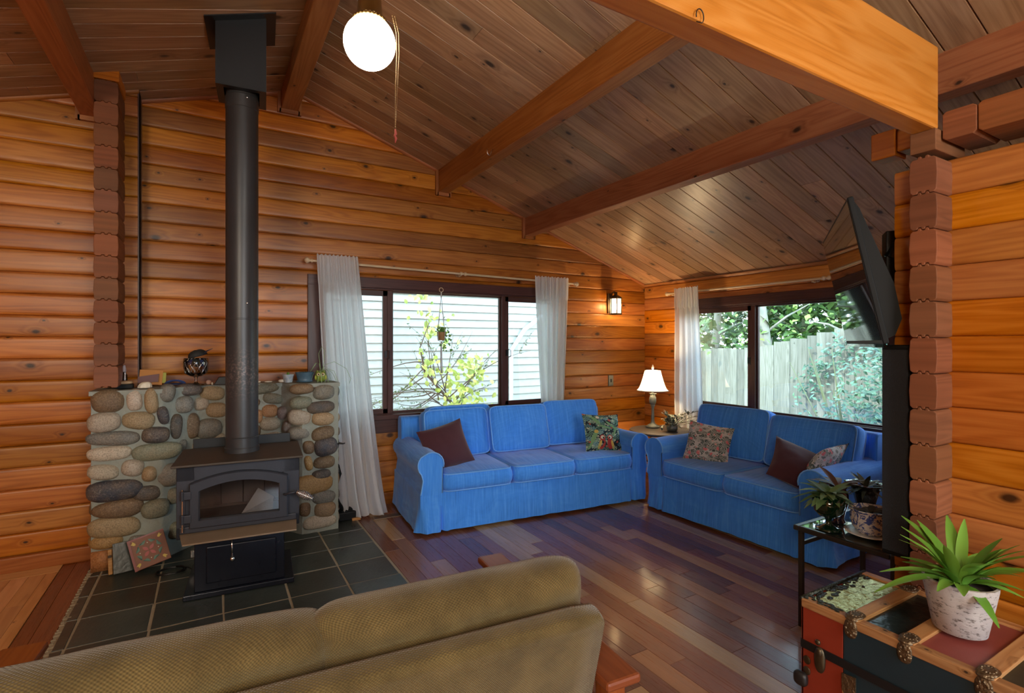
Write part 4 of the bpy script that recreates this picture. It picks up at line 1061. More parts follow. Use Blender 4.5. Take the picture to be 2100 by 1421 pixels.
em = shm.n('Emission'); em.inputs[0].default_value = (1, .86, .62, 1); em.inputs[1].default_value = .75; ad = shm.n('AddShader'); shm.l(mx.outputs[0], ad.inputs[0]); shm.l(em.outputs[0], ad.inputs[1]); shm.l(ad.outputs[0], shm.out.inputs[0])
SH0, SH1 = .395, .605
def shade_r(v): return .168 - .085 * v ** .62
mb = MB()
def shf(u, v):
    a = 2 * math.pi * u; r_ = shade_r(v) * (1 - .035 * (abs(math.sin(3 * a)) ** .8 - 0) * (1 - .2 * v)); return (r_ * math.cos(a), r_ * math.sin(a), SH0 + (SH1 - SH0) * v)
mb.grid(shf, 72, 14, closeu=True); sd = mb.build('lamp_shade', [shm.m], t, smooth=True)
mb = MB()
mb.tube([shf(k / 72, 0) for k in range(72)], .004, 6, closed=True); mb.tube([shf(k / 72, 1) for k in range(72)], .004, 6, closed=True)
for k in range(6): mb.tube([Vector(shf(k / 6, v)) * 1.0 for v in np.linspace(0, 1, 10)], .0022, 5)
mb.build('shade_trim', [M_WHITE], sd, smooth=True)
mb = MB(); mb.tube([(0, 0, .41), (.045, 0, .47), (.045, 0, .58), (0, 0, .622)], .002, 5); mb.tube([(0, 0, .41), (-.045, 0, .47), (-.045, 0, .58), (0, 0, .622)], .002, 5); mb.build('harp', [M_BRASS], t)
mb = MB(); mb.lathe([(.006, .62), (.012, .628), (.013, .645), (.006, .655), (.009, .66), (.001, .672)], seg=14); mb.build('finial', [M_WHITE], t, smooth=True)
mb = MB(); mb.blob((0, 0, .47), (.022, .022, .032), 14, 10); mb.build('light_bulb', [emit('lamp_bulb_glow', (1, .80, .5), 14)], t, smooth=True)
light('lamp_light', 'POINT', (LX, LY, LZ + .55), 20, (1, .74, .42), .03)

def leafm(c1, c2, name, rough=.5):
    t = NT(name); rnd = t.attr('rnd'); c = t.mix(rnd, c1, c2)
    t.principled(c, rough, spec=.4, Subsurface_Weight=0); return t.m
M_SILVER = leafm((.055, .075, .060), (.30, .33, .27), 'silvery_artificial_leaf')
def leaf(mb, p, d, up, L, W, bend=.2, fold=.15, mat=0, rnd=None, n=4):
    p = Vector(p); d = Vector(d).normalized(); up = Vector(up); s = d.cross(up)
    if s.length < 1e-5: s = d.orthogonal()
    s.normalize(); u = s.cross(d); V = []; 
    for i in range(n + 1):
        q = i / n; w = W * math.sin(math.pi * min(1, q * .93 + .05)) ** .8 / 2; c = p + d * L * q - u * bend * L * q * q
        V += [c - s * w + u * fold * w, c, c + s * w + u * fold * w]
    F = []
    for i in range(n):
        a = i * 3; F += [(a, a + 1, a + 4, a + 3), (a + 1, a + 2, a + 5, a + 4)]
    mb.add(V, F, None, rnd if rnd is not None else random.random(), mat)
random.seed(19)
t = thing('leafy_plant', 'small grey-green leafy plant in front of the table lamp', 'plant', (4.10, 3.80, .553))
ms, ml = MB(), MB()
mp = MB(); mp.lathe([(.045, 0), (.055, .02), (.058, .05), (.05, .055)], seg=20); mp.build('pot', [M_PEWTER], t, smooth=True)
for k in range(26):
    a = random.uniform(0, 6.283); r_ = random.uniform(.04, .17) * (1.25 if math.cos(a - .0) > .2 else .8); h = random.uniform(.03, .21)
    if k < 4: a = -.75 + k * .12; r_ = .26 + .03 * k; h = .20 - .05 * k
    e = Vector((r_ * math.cos(a), r_ * math.sin(a) * .8, h)); m_ = e * .5 + Vector((0, 0, .07)); pts = [Vector((0, 0, .03)).lerp(m_, q) .lerp(m_.lerp(e, q), q) for q in np.linspace(0, 1, 7)]
    ms.tube(pts, .002, 5)
    for i in range(2, 7):
        for s in (-1, 1):
            d = (pts[i] - pts[i - 1]).normalized() + Vector((random.uniform(-1, 1), random.uniform(-1, 1), random.uniform(-.2, .9))) * .9
            leaf(ml, pts[i], d, (0, 0, 1), random.uniform(.028, .045), random.uniform(.018, .028), .25, .2, n=3)
ms.build('stem', [M_BRONZE], t); ml.build('foliage', [M_SILVER], t, smooth=True)

# ---------------------------------------------------------------- wall things
t = thing('wall_lantern', 'lit bronze wall lantern with frosted panes near the corner', 'wall light', (3.98, YR - .002, 1.775))
mb = MB(); mb.box(-.03, -.022, .02, .03, -.0, .25); mb.build('back_plate', [M_BRONZE], t, bevel=.006)
mb = MB(); mb.tube([(0, -.02, .17), (-.0, -.05, .245), (0, -.09, .262), (0, -.115, .24), (0, -.115, .222)], .010, 10)
mb.lathe([(.075, .185), (.066, .198), (.040, .215), (.022, .225), (.018, .24), (.024, .25), (.001, .262)], (0, -.115, 0), 6); mb.build('lantern_roof', [M_BRONZE], t, bevel=.002)
mb = MB()
for k in range(6):
    a = k * math.pi / 3; x, y = .066 * math.cos(a), -.115 + .066 * math.sin(a); mb.box(x - .0035, y - .0035, .012, x + .0035, y + .0035, .19)
mb.lathe([(.072, .0), (.072, .014), (.06, .016), (.06, .0)], (0, -.115, 0), 6); mb.lathe([(.072, .180), (.074, .188), (.06, .19), (.06, .18)], (0, -.115, 0), 6); mb.build('lantern_frame', [M_BRONZE], t)
pn = NT('lit_seeded_glass'); e = pn.n('Emission'); e.inputs[1].default_value = 2.6; n_ = pn.noise(pn.mapv(pn.obj(), (60, 60, 4)), 1, 2); pn.l(pn.mix(n_, (1, .66, .34), (1, .90, .66)), e.inputs[0]); tp = pn.n('BsdfTransparent'); tp.inputs[0].default_value = (1, .9, .75, 1)
mx = pn.n('MixShader'); mx.inputs[0].default_value = .55; pn.l(e.outputs[0], mx.inputs[1]); pn.l(tp.outputs[0], mx.inputs[2]); pn.l(mx.outputs[0], pn.out.inputs[0])
mb = MB(); V = [(.061 * math.cos(k * math.pi / 3), -.115 + .061 * math.sin(k * math.pi / 3), z) for z in (.014, .182) for k in range(6)]; mb.add(V, [(k, (k + 1) % 6, 6 + (k + 1) % 6, 6 + k) for k in range(6)]); mb.build('lantern_panes', [pn.m], t)
mb = MB(); mb.blob((0, -.115, .09), (.016, .016, .035), 12, 8); mb.build('light_bulb', [emit('lantern_bulb_glow', (1, .82, .55), 30)], t, smooth=True)
light('lantern_light', 'POINT', (3.98, YR - .117, 1.775 + .10), 14, (1, .66, .32), .02)
t = thing('outlet_plate', 'small bronze switch plate on the log wall right of the curtain', 'switch plate', (4.003, YR + .0, 1.02))
mb = MB(); mb.box(-.036, -.012, -.062, .036, .004, .062); mb.build('plate', [M_PEWTER], t, bevel=.004)
mb = MB(); mb.box(-.010, -.018, -.018, .010, -.010, .018); mb.build('toggle', [M_BLACK], t, bevel=.002)

# ceiling globe
GX, GY, GZ = .555, 2.10, 2.665
t = thing('ceiling_globe_light', 'lit white glass globe hanging from the ridge beam on a brass stem', 'ceiling light', (GX, GY, GZ))
mb = MB()
def gp(n=22, r=.102, a0=R(35)):
    return [(r * math.sin(a), -r * math.cos(a)) for a in np.linspace(0.001, math.pi - a0, n)]
mb.lathe(gp(), seg=40); mb.build('globe', [emit('lit_opal_glass', (1, .90, .72), 11.0)], t, smooth=True)
mb = MB(); mb.lathe([(.060, .082), (.062, .095), (.050, .11), (.046, .17), (.040, .20), (.044, .26), (.050, .30), (.012, .32), (.010, .69), (.045, .695), (.05, .703)], seg=28); mb.build('brass_fitter', [M_BRASS], t, smooth=True, auto=40)
mb = MB()
for k in range(26): a = k * 2 * math.pi / 26; mb.blob((.063 * math.cos(a), .063 * math.sin(a), .086), (.0075, .0075, .0075), 8, 6)
mb.build('beaded_ring', [M_BRASS], t, smooth=True)
cm = plain('pull_chain_brass', (.40, .26, .12), .4, .7)
for dx, dz in ((0, 0), (.010, .01)):
    mb = MB(); p = [(.075 + dx, -.06, .10), (.088 + dx, -.07, .03), (.090 + dx, -.07, -.05), (.084 + dx * .6, -.07, -.24), (.0835, -.07, -.355)]
    mb.tube(p, .0016, 5); q0 = Vector(p[0])
    for a, b in zip(p[:-1], p[1:]):
        a = Vector(a); b = Vector(b); m_ = max(1, int((b - a).length / .009))
        for i in range(m_): mb.blob(a.lerp(b, i / m_), (.0026,) * 3, 5, 4)
    mb.build('pull_chain', [cm], t, smooth=True)
mb = MB(); mb.tube([(.0835, -.07, -.355), (.086, -.07, -.375), (.081, -.07, -.380), (.086, -.07, -.390), (.083, -.07, -.41)], [.003, .006, .005, .006, .002], 6); mb.build('chain_tassel', [plain('red_cord', (.42, .08, .06), .8)], t, smooth=True)
mb = MB(); mb.tube([(.0835, -.07, -.16), (.0835, -.07, -.36)], .001, 4); mb.build('cord', [cm], t)

# hook under the first purlin
mb = MB(); mb.tube([(1.86, 3.50, 2.93), (1.845, 3.50, 2.905)] + [(1.845 - .017 + .017 * math.cos(a), 3.50, 2.900 + .02 * math.sin(a)) for a in np.linspace(0, -math.pi, 8)] + [(1.811, 3.5, 2.925)], .003, 6)
o = mb.build('ceiling_hook', [M_CHROME], smooth=True); tag(o, 'small steel hook screwed into the middle of the first ceiling purlin', 'hook')
mb = MB(); mb.tube([(1.075 + .014 * math.cos(a), .908 - .004, 2.288 + .018 * math.sin(a)) for a in np.linspace(R(200), R(-60), 12)] + [(1.075, .915, 2.280)], .0014, 6)
o = mb.build('wire_hook', [M_BLACK], smooth=True); tag(o, 'thin dark wire hook curled at the lower edge of the big header beam', 'hook')
# ---------------------------------------------------------------- things on the stone wall
MZ = 1.153
t = thing('spray_bottle', 'small clear spray bottle at the left end of the stone wall top', 'bottle', (-.505, 4.375, MZ + .028))
mb = MB(); mb.lathe([(.016, 0), (.018, .006), (.018, .06), (.010, .072), (.009, .08)], seg=18); mb.build('bottle_body', [glass('dark_bottle_glass', (.35, .35, .38), .8, .05)], t, smooth=True)
mb = MB(); mb.lathe([(.009, .078), (.012, .082), (.012, .098), (.010, .11), (.007, .125), (.001, .127)], seg=14); mb.build('spray_cap', [plain('frosted_lilac_cap', (.45, .38, .40), .35)], t, smooth=True)
mb = MB(); mb.box(.004, -.021, .0, .011, -.017, .075); mb.build('silver_clip', [M_CHROME], t)
mb = MB(); mb.box(-.055, -.035, 0, .055, .04, .028); o = mb.build('black_box', [M_BLACKP], bevel=.004); o.location = (-.502, 4.32, MZ); o.name = 'small_box'
tag(o, 'flat black box under the tan stone beside the spray bottle', 'box')
mb = MB(); mb.blob((0, 0, 0), (.042, .025, .013), 16, 10, n=.2, p=2.4); o = mb.build('pebble', [plain('tan_pebble', (.42, .28, .16), .6, bumpscale=40)], smooth=True); o.location = (-.495, 4.315, MZ + .039); tag(o, 'flat tan stone lying on the small black box', 'stone')
mb = MB(); mb.box(-.068, -.003, 0, .068, .003, .105); o = mb.build('envelope', [plain('orange_envelope_paper', (.50, .20, .035), .6)]); o.location = (-.365, 4.44, MZ + .01); o.rotation_euler = (R(-14), R(4), 0); tag(o, 'orange envelope leaning against the logs on the stone wall', 'envelope')
mb = MB(); mb.add([(-.062, -.002, 0), (.055, -.002, .005), (.060, -.002, .062), (-.062, -.002, .045)], [(0, 1, 2, 3)]); o = mb.build('wallet', [plain('mauve_brown_leather', (.16, .075, .075), .6)], solid=.006); o.location = (-.372, 4.42, MZ + .025); o.rotation_euler = (R(-14), 0, 0); tag(o, 'mauve brown wallet leaning on the orange envelope', 'wallet')
mb = MB(); mb.box(-.011, -.003, 0, .011, .003, .075); o = mb.build('paper_tag', [plain('yellow_green_card', (.36, .36, .05), .6)]); o.location = (-.286, 4.45, MZ + .018); o.rotation_euler = (R(-12), R(3), 0); tag(o, 'narrow yellow-green card showing behind the orange envelope', 'card')
mb = MB()
def shf2(u, v):
    a = 2 * math.pi * u; ph = math.pi / 2 * v; r_ = math.cos(ph) ** .75 * (1 + .05 * math.cos(a * 9) * (1 - v)); return (.040 * r_ * math.cos(a) + .012 * v, .030 * r_ * math.sin(a), .040 * math.sin(ph) ** .9)
mb.grid(shf2, 40, 12, closeu=True); o = mb.build('seashell', [M_SHELL], smooth=True); o.location = (-.385, 4.30, MZ + .001); tag(o, 'large cream scallop shell on the left part of the stone wall', 'shell')
t = thing('sun_visor', 'blue visor cap lying on the stone wall right of the cream shell', 'cap', (-.215, 4.40, MZ))
mb = MB()
def vis(u, v):
    a = -math.pi * u; r_ = .035 + .022 * v; return (r_ * math.cos(a) * 1.15, r_ * math.sin(a) * .7, .012 + .022 * math.sin(math.pi * u) + .012 * v * math.sin(math.pi * u))
mb.grid(vis, 20, 5); mb.build('brim', [plain('blue_visor_cloth', (.05, .08, .24), .7)], t, smooth=True, solid=.003)
mb = MB(); mb.tube([(.042 * math.cos(a), .032 * math.sin(a), .013) for a in np.linspace(0, 2 * math.pi, 20, endpoint=False)], .006, 6, closed=True); mb.build('band', [plain('navy_band', (.015, .02, .06), .8)], t, smooth=True)
# goblet full of caps
t = thing('glass_goblet', 'big cut glass goblet holding dark caps on the stone wall', 'goblet', (-.088, 4.36, MZ))
mb = MB(); mb.lathe([(.052, .001), (.050, .006), (.020, .014), (.009, .025), (.010, .05), (.016, .064), (.040, .068), (.066, .085), (.078, .125), (.080, .165), (.076, .195), (.0745, .195), (.0775, .165), (.0755, .127), (.064, .088), (.038, .073), (.001, .071)], seg=40, rmod=lambda a, i: 1 + (.02 * math.cos(a * 12) if 6 < i < 10 else 0))
mb.build('goblet_bowl', [M_CLEAR], t, smooth=True)
mb = MB()
for k in range(12):
    for s in (1, -1):
        a0 = k * math.pi / 6; mb.tube([((.0795 - .012 * (1 - q) ** 2) * math.cos(a0 + s * .55 * q), (.0795 - .012 * (1 - q) ** 2) * math.sin(a0 + s * .55 * q), .085 + .085 * q) for q in np.linspace(0, 1, 6)], .0014, 5)
mb.build('cut_pattern', [M_CHROME], t, smooth=True)
for nm, lab, loc, r_, c, rot, brim in (('cap', 'black cap on top of the caps in the glass goblet', (-.075, 4.36, MZ + .205), (.062, .055, .050), (.022, .024, .024), (0, R(-18), 0), 1),
        ('cap', 'navy cap pushed down the left side of the glass goblet', (-.125, 4.36, MZ + .150), (.026, .045, .052), (.012, .02, .085), (0, R(14), 0), 0),
        ('cap', 'blue cap pushed down the right side of the glass goblet', (-.050, 4.37, MZ + .140), (.026, .044, .050), (.03, .06, .20), (0, R(-10), 0), 0),
        ('cap', 'dark green cap in the middle of the glass goblet', (-.088, 4.335, MZ + .135), (.034, .030, .055), (.018, .024, .020), (0, 0, 0), 0)):
    o = thing(nm, lab, 'cap', loc, rot=rot, group='caps kept in the goblet'); m_ = plain('cap_cloth', c, .75, bumpscale=30)
    mb = MB(); mb.grid(lambda u, v: (r_[0] * math.cos(math.pi / 2 * v) ** .7 * math.cos(6.2832 * u), r_[1] * math.cos(math.pi / 2 * v) ** .7 * math.sin(6.2832 * u), r_[2] * math.sin(math.pi / 2 * v) + .003 * noise.noise(Vector((u * 9, v * 5, r_[0] * 90)))), 24, 8, closeu=True); mb.build('crown', [m_], o, smooth=True, solid=.002)
    if brim:
        mb = MB(); mb.grid(lambda u, v: ((.055 + .05 * v * math.sin(math.pi * u)) * math.cos((u - .5) * 1.5), (.055 + .03 * v) * math.sin((u - .5) * 1.8), .022 - .016 * (2 * u - 1) ** 2 + .004 * v), 14, 5); mb.build('brim', [plain('navy_cap_brim', (.02, .035, .075), .7)], o, smooth=True, solid=.003)
for nm, lab, cat, loc, r_, m_ in (('seashell', 'small speckled pinkish shell right of the glass goblet', 'shell', (-.010, 4.38, MZ + .018), (.018, .014, .017), plain('speckled_pink_shell', (.62, .42, .34), .5, bumpscale=200)),
        ('seashell', 'tiny white upright shell beside the black phone case', 'shell', (.012, 4.34, MZ + .010), (.006, .006, .010), M_SHELL),
        ('pebble', 'white rounded pebble left of the small marbled pot', 'stone', (.470, 4.34, MZ + .012), (.024, .018, .013), M_SHELL),
        ('pebble', 'small pale pebble just right of the stove pipe', 'stone', (.32, 4.40, MZ + .007), (.015, .012, .007), M_SHELL),
        ('pebble', 'thin white shell fragment between the pipe and the white pebble', 'stone', (.385, 4.40, MZ + .006), (.028, .010, .006), M_SHELL)):
    mb = MB(); mb.blob((0, 0, 0), r_, 14, 9, n=.25, p=2.2); o = mb.build(nm, [m_], smooth=True); o.location = loc; tag(o, lab, cat)
mb = MB(); mb.add([(-.05, -.03, 0), (.05, -.03, 0), (.05, .03, 0), (-.05, .03, 0), (-.018, -.022, .055), (.05, -.022, .060), (.05, .022, .060), (-.018, .022, .055)], [(0, 3, 2, 1), (4, 5, 6, 7), (0, 1, 5, 4), (1, 2, 6, 5), (2, 3, 7, 6), (3, 0, 4, 7)]); o = mb.build('phone_case', [plain('black_case_leather', (.012, .018, .022), .4)], bevel=.004); o.location = (.072, 4.36, MZ); tag(o, 'black wedge shaped case half hidden behind the stove pipe', 'case')
# marbled pot with succulent
marb = NT('blue_marbled_glaze'); c_ = marb.ramp(marb.noise(marb.obj(), 22, 4, .6, 1.5), [(.4, (.55, .60, .62)), (.6, (.32, .42, .52))]); marb.principled(c_, .3)
t = thing('succulent_pot', 'small marbled white pot with a succulent on the stone wall', 'potted plant', (.518, 4.33, MZ))
mb = MB(); mb.lathe([(.030, 0), (.032, .004), (.038, .045), (.043, .052), (.044, .062), (.040, .062), (.034, .05), (.001, .048)], seg=28); mb.build('pot', [marb.m], t, smooth=True, auto=45)
mb = MB()
for k in range(14):
    a = k * 2.4; leaf(mb, (.0, 0, .048), (math.cos(a) * .6, math.sin(a) * .6, .5 + k * .05), (0, 0, 1), .018 + .0010 * k, .010, -.3, .3)
mb.build('succulent', [M_LEAF], t, smooth=True, solid=.002)
t = thing('planter', 'blue-grey glazed round planter with small sprouts on the stone wall', 'potted plant', (.638, 4.33, MZ))
blg = NT('blue_grey_glaze'); blg.principled(blg.ramp(blg.noise(blg.obj(), 14, 3), [(.3, (.045, .095, .15)), (.7, (.10, .17, .23))]), .25)
mb = MB(); mb.lathe([(.055, 0), (.062, .004), (.064, .012), (.055, .014), (.054, .02), (.062, .055), (.068, .066), (.069, .076), (.064, .076), (.058, .06), (.001, .058)], seg=32); mb.build('pot', [blg.m], t, smooth=True, auto=45)
mb = MB(); mb.lathe([(.058, .060), (.001, .064)], seg=20); mb.build('soil', [M_SOIL], t, smooth=True)
mb = MB()
for k in range(44):
    a = random.uniform(0, 6.28); r_ = random.uniform(0, .052); leaf(mb, (r_ * math.cos(a), r_ * math.sin(a), .06), (random.uniform(-.4, .4), random.uniform(-.4, .4), 1), (1, 0, 0), random.uniform(.02, .042), .008, .2, .2, n=2)
mb.build('sprouts', [M_LEAFD], t, smooth=True)
# owl pot with spider plant
t = thing('owl_pot', 'green owl shaped pot with a trailing spider plant on the stone wall', 'potted plant', (.752, 4.30, MZ), R(-10))
owlm = plain('green_owl_glaze', (.19, .26, .04), .3); owl_y = plain('yellow_green_wing_glaze', (.40, .42, .06), .35); eyec = plain('cream_eye_glaze', (.62, .52, .28), .35)
mb = MB(); mb.lathe([(.026, 0), (.034, .008), (.042, .03), (.041, .052), (.037, .07), (.035, .078), (.031, .078), (.001, .068)], seg=28); mb.build('pot', [owlm], t, smooth=True)
for s in (-1, 1):
    mb = MB(); mb.blob((s * .0165, -.034, .058), (.0135, .007, .0135), 16, 8); e_ = mb.build('eye', [eyec], t, smooth=True)
    mb = MB(); mb.blob((s * .0165, -.0405, .058), (.0055, .002, .0055), 12, 6); mb.build('pupil', [M_BLACKP], e_, smooth=True)
    mb = MB(); mb.blob((s * .037, -.014, .032), (.009, .014, .02), 12, 8); mb.build('wing', [owl_y], t, smooth=True)
    mb = MB(); mb.blob((s * .024, -.022, .082), (.007, .006, .010), 10, 6); mb.build('ear_tuft', [owlm], t, smooth=True)
mb = MB(); mb.lathe([(.001, -.009), (.005, 0), (.001, .006)], (0, -.044, .048), 8); mb.build('beak', [plain('orange_beak_glaze', (.30, .12, .03), .4)], t, smooth=True)
random.seed(23); mb = MB()
for k in range(30):
    a = random.uniform(-.9, 1.1) if k < 22 else random.uniform(0, 6.28); L = random.uniform(.14, .26); up = random.uniform(.5, 1.5); q0 = Vector((random.uniform(-.02, .02), random.uniform(-.02, .02), .07)); d = Vector((math.cos(a), math.sin(a) * .6 - .15, 0))
    pts = [q0 + d * L * .62 * q + Vector((0, 0, up * .16 * q - (.22 + .1 * up) * q * q * (1.0 + .3 * (k % 3)))) for q in np.linspace(0, 1, 10)]
    for p_, q_ in zip(pts[:-1], pts[1:]): pass
    V = []; s_ = Vector((-d.y, d.x, 0))
    for i, p_ in enumerate(pts): w_ = .0042 * (1 - i / 9.5) ** .6; V += [p_ - s_ * w_, p_ + Vector((0, 0, -.001)), p_ + s_ * w_]
    mb.add(V, [f for i in range(9) for f in ((i * 3, i * 3 + 1, i * 3 + 4, i * 3 + 3), (i * 3 + 1, i * 3 + 2, i * 3 + 5, i * 3 + 4))])
mb.build('spider_leaves', [M_SPIDER], t, smooth=True)
mb = MB()
mb.tube([(0, 0, .07), (.03, 0, .13), (.10, -.01, .155), (.19, -.02, .10), (.225, -.02, .02), (.215, -.02, -.02)], .0015, 5)
mb.tube([(0, 0, .07), (.03, 0, .11), (.10, 0, .08), (.135, -.01, -.02), (.125, -.01, -.12), (.085, -.01, -.20)], .0015, 5)
mb.tube([(.0, 0, .07), (-.005, 0, .13), (-.015, 0, .22), (.01, 0, .275), (.028, 0, .25), (.025, 0, .16), (.012, 0, .08)], .002, 5)
mb.tube([(0, 0, .07), (-.01, 0, .14), (-.035, 0, .145), (-.075, 0, .08)], [.002, .003, .004, .002], 5)
mb.build('runner', [M_SPIDER], t, smooth=True)
# painted tile and slate offcut leaning at the hearth
t = thing('painted_tile', 'square red painted tile with a petal design leaning beside the stove', 'tile', (-.312, 4.02, .042), rot=(R(-17), R(-13), R(8)))
TW = .098
mb = MB(); mb.box(-TW, -.008, 0, TW, .008, TW * 2); mb.build('tile_body', [plain('terracotta_tile', (.20, .065, .030), .5, bumpscale=30, bstr=.05)], t, bevel=.003)
tm = dict(r=plain('tile_red_glaze', (.36, .035, .03), .3), g=plain('tile_green_glaze', (.05, .15, .10), .3), y=plain('tile_yellow_glaze', (.55, .40, .03), .3), w=plain('tile_white_dot', (.7, .65, .5), .3), b=plain('tile_border_glaze', (.22, .03, .025), .3))
def tshape(name, polys, m, dy=-.0086):
    mb = MB()
    for poly in polys: mb.prism([(x * TW, TW + z * TW) for x, z in poly], 'y', dy - .0016, dy + .001)
    return mb.build(name, [m], t)
def petal(ang, r0, r1, w, n=8):
    out = []
    for k in range(2 * n):
        q = k / n if k < n else 2 - k / n; s = 1 if k < n else -1
        r_ = r0 + (r1 - r0) * q; ww = w * math.sin(math.pi * q) * s; out.append((r_ * math.cos(ang) - ww * math.sin(ang), r_ * math.sin(ang) + ww * math.cos(ang)))
    return out
tshape('red_petals', [petal(R(45 + 90 * k), .04, .44, .10) for k in range(4)], tm['r'])
def crescent(ang, s):
    c = []; 
    for k in range(9): a = ang + s * (.10 + .62 * k / 8); c.append((.70 * math.cos(a) * (1 - .12 * (k / 8) ** 2), .70 * math.sin(a) * (1 - .12 * (k / 8) ** 2)))
    for k in range(8, -1, -1): a = ang + s * (.10 + .62 * k / 8); r_ = .70 - .20 * math.sin(math.pi * k / 8) ** .7; c.append((r_ * math.cos(a), r_ * math.sin(a)))
    return c if s > 0 else c[::-1]
tshape('green_leaves', [crescent(R(90 * k), s) for k in range(4) for s in (1, -1)], tm['g'])
tshape('yellow_tulips', [[(a * x, b * z) for x, z in ((.60, .60), (.70, .58), (.86, .72), (.76, .74), (.74, .86), (.60, .70))][::(1 if a * b > 0 else -1)] for a in (1, -1) for b in (1, -1)], tm['y'])
tshape('white_dots', [[(.50 * math.cos(R(90 * k)) + .03 * math.cos(q), .50 * math.sin(R(90 * k)) + .03 * math.sin(q)) for q in np.linspace(0, 6.28, 8, endpoint=False)] for k in range(4)], tm['w'])
tshape('border', [[(-1, -1), (-.86, -1), (-.86, 1), (-1, 1)], [(-.86, .9), (1, .9), (1, 1), (-.86, 1)]], tm['b'])
mb = MB(); mb.box(-.07, -.006, 0, .085, .006, .185); o = mb.build('slate_offcut', [M_SLATE], bevel=.002); o.location = (-.455, 4.075, .010); o.rotation_euler = (R(-16), R(0), R(14)); tag(o, 'dark slate offcut leaning against the stone wall behind the painted tile', 'slate')
mb = MB(); mb.box(-.010, -.012, 0, .012, .004, .15); o = mb.build('wood_strip', [W_SLAT], bevel=.004); o.location = (-.540, 4.07, .010); o.rotation_euler = (R(-16), 0, R(14)); tag(o, 'short pale wooden strip at the left edge of the slate offcut', 'wood strip')
mb = MB(); pts = []
for k in range(90):
    q = k / 89; a = q * 2 * math.pi * 3.2; pts.append((-.21 + (.075 + .012 * math.sin(q * 17)) * math.cos(a), 3.93 + .055 * math.sin(a), .014 + .006 * q + .004 * math.sin(a * 1.7)))
pts += [(-.12, 3.90, .03), (-.09, 3.86, .02), (-.07, 3.82, .015)]
mb.tube(pts, .0035, 5); o = mb.build('coiled_cable', [M_BLACK], smooth=True); tag(o, 'loosely coiled black power cord on the slate beside the stove pedestal', 'cord')
mb = MB(); mb.box(-.012, -.012, 0, .012, .012, .04); mb.box(-.006, -.003, .04, -.003, .003, .055); mb.box(.003, -.003, .04, .006, .003, .055); o = mb.build('power_plug', [M_CHROME], bevel=.002); o.location = (-.095, 3.87, .10); tag(o, 'metal plug on the left side of the stove pedestal', 'plug')
# fireplace tools / hose at the right end of the stone wall
mb = MB(); mb.tube([(.86, 4.42, .50), (.895, 4.36, .46), (.905, 4.33, .40), (.885, 4.34, .34), (.86, 4.38, .28), (.90, 4.36, .16), (.96, 4.38, .06)], .014, 10); o = mb.build('vacuum_hose', [M_BLACKP], smooth=True); tag(o, 'black hose drooping behind the right end of the stone wall', 'hose')
mb = MB(); mb.box(-.07, -.06, 0, .08, .06, .07); mb.blob((.0, 0, .07), (.06, .05, .03)); o = mb.build('floor_brush', [M_BLACKP], bevel=.01); o.location = (.965, 4.40, .008); tag(o, 'black floor nozzle on the slate between stone wall and curtain', 'nozzle')
mb = MB(); mb.box(-.05, -.012, 0, .02, .012, .02); o = mb.build('wood_block', [W_SLAT], bevel=.003); o.location = (1.05, 4.33, .006); tag(o, 'tiny pale wooden block at the corner of the slate hearth', 'block')
# iron hook on the stone wall
mb = MB(); mb.tube([(.85, 4.22, .665), (.875, 4.20, .672), (.90, 4.19, .668), (.915, 4.19, .672)], [.014, .008, .006, .004], 8); o = mb.build('iron_peg', [M_BLACK], smooth=True); tag(o, 'short dark iron peg sticking out of the right edge of the stone wall', 'peg')
# floor register
t = thing('floor_vent', 'tan slotted floor vent between the curtain and the long blue sofa', 'vent', (1.31, 4.30, .001), R(-2))
mb = MB(); mb.box(-.15, -.045, 0, .15, .045, .006); mb.build('vent_frame', [plain('tan_vent_metal', (.22, .15, .10), .4, .4)], t, bevel=.003)
mb = MB()
for k in range(22): mb.box(-.13 + k * .012, -.028, .0055, -.1245 + k * .012, .028, .0068)
mb.build('slots', [M_BLACK], t)

# ---------------------------------------------------------------- hanging plant in the window
t = thing('hanging_planter', 'small ivy pot in a macrame hanger in front of the wide window', 'hanging plant', (1.885, 4.585, 1.48))
HZ = .475
mcr = plain('white_macrame_cord', (.62, .62, .66), .8); cane = plain('amber_woven_pot', (.30, .17, .06), .6, bumpscale=80)
mb = MB(); mb.tube([(.020 * math.cos(a), 0, HZ + .020 * math.sin(a)) for a in np.linspace(0, 2 * math.pi, 20, endpoint=False)], .0035, 6, closed=True); mb.build('ring', [M_CREAMROD], t, smooth=True)
mb = MB()
for k in range(4):
    a = k * math.pi / 2 + .5; c_ = Vector((math.cos(a), math.sin(a), 0)); mb.tube([Vector((0, 0, HZ - .02)), Vector((0, 0, HZ - .075)) + c_ * .003, c_ * .046 + Vector((0, 0, .075)), c_ * .040 + Vector((0, 0, .0)), Vector((0, 0, -.015))], .0022, 5)
mb.tube([(0, 0, HZ - .018), (0, 0, HZ - .07)], [.005, .007], 6); mb.build('cords', [mcr], t, smooth=True)
mb = MB()
for k in range(14): a = k * 2.4; r_ = .010 * (k / 14) ** .5; mb.tube([(r_ * math.cos(a) * .5, r_ * math.sin(a) * .5, -.01), (r_ * math.cos(a), r_ * math.sin(a), -.16), (r_ * 1.4 * math.cos(a) + .006, r_ * math.sin(a), -.31)], .0016, 4)
mb.build('tassel', [mcr], t, smooth=True)
mb = MB(); mb.lathe([(.028, 0), (.031, .004), (.040, .07), (.042, .078), (.036, .078), (.001, .066)], seg=22); mb.build('pot', [cane], t, smooth=True, auto=50)
random.seed(3); mb = MB()
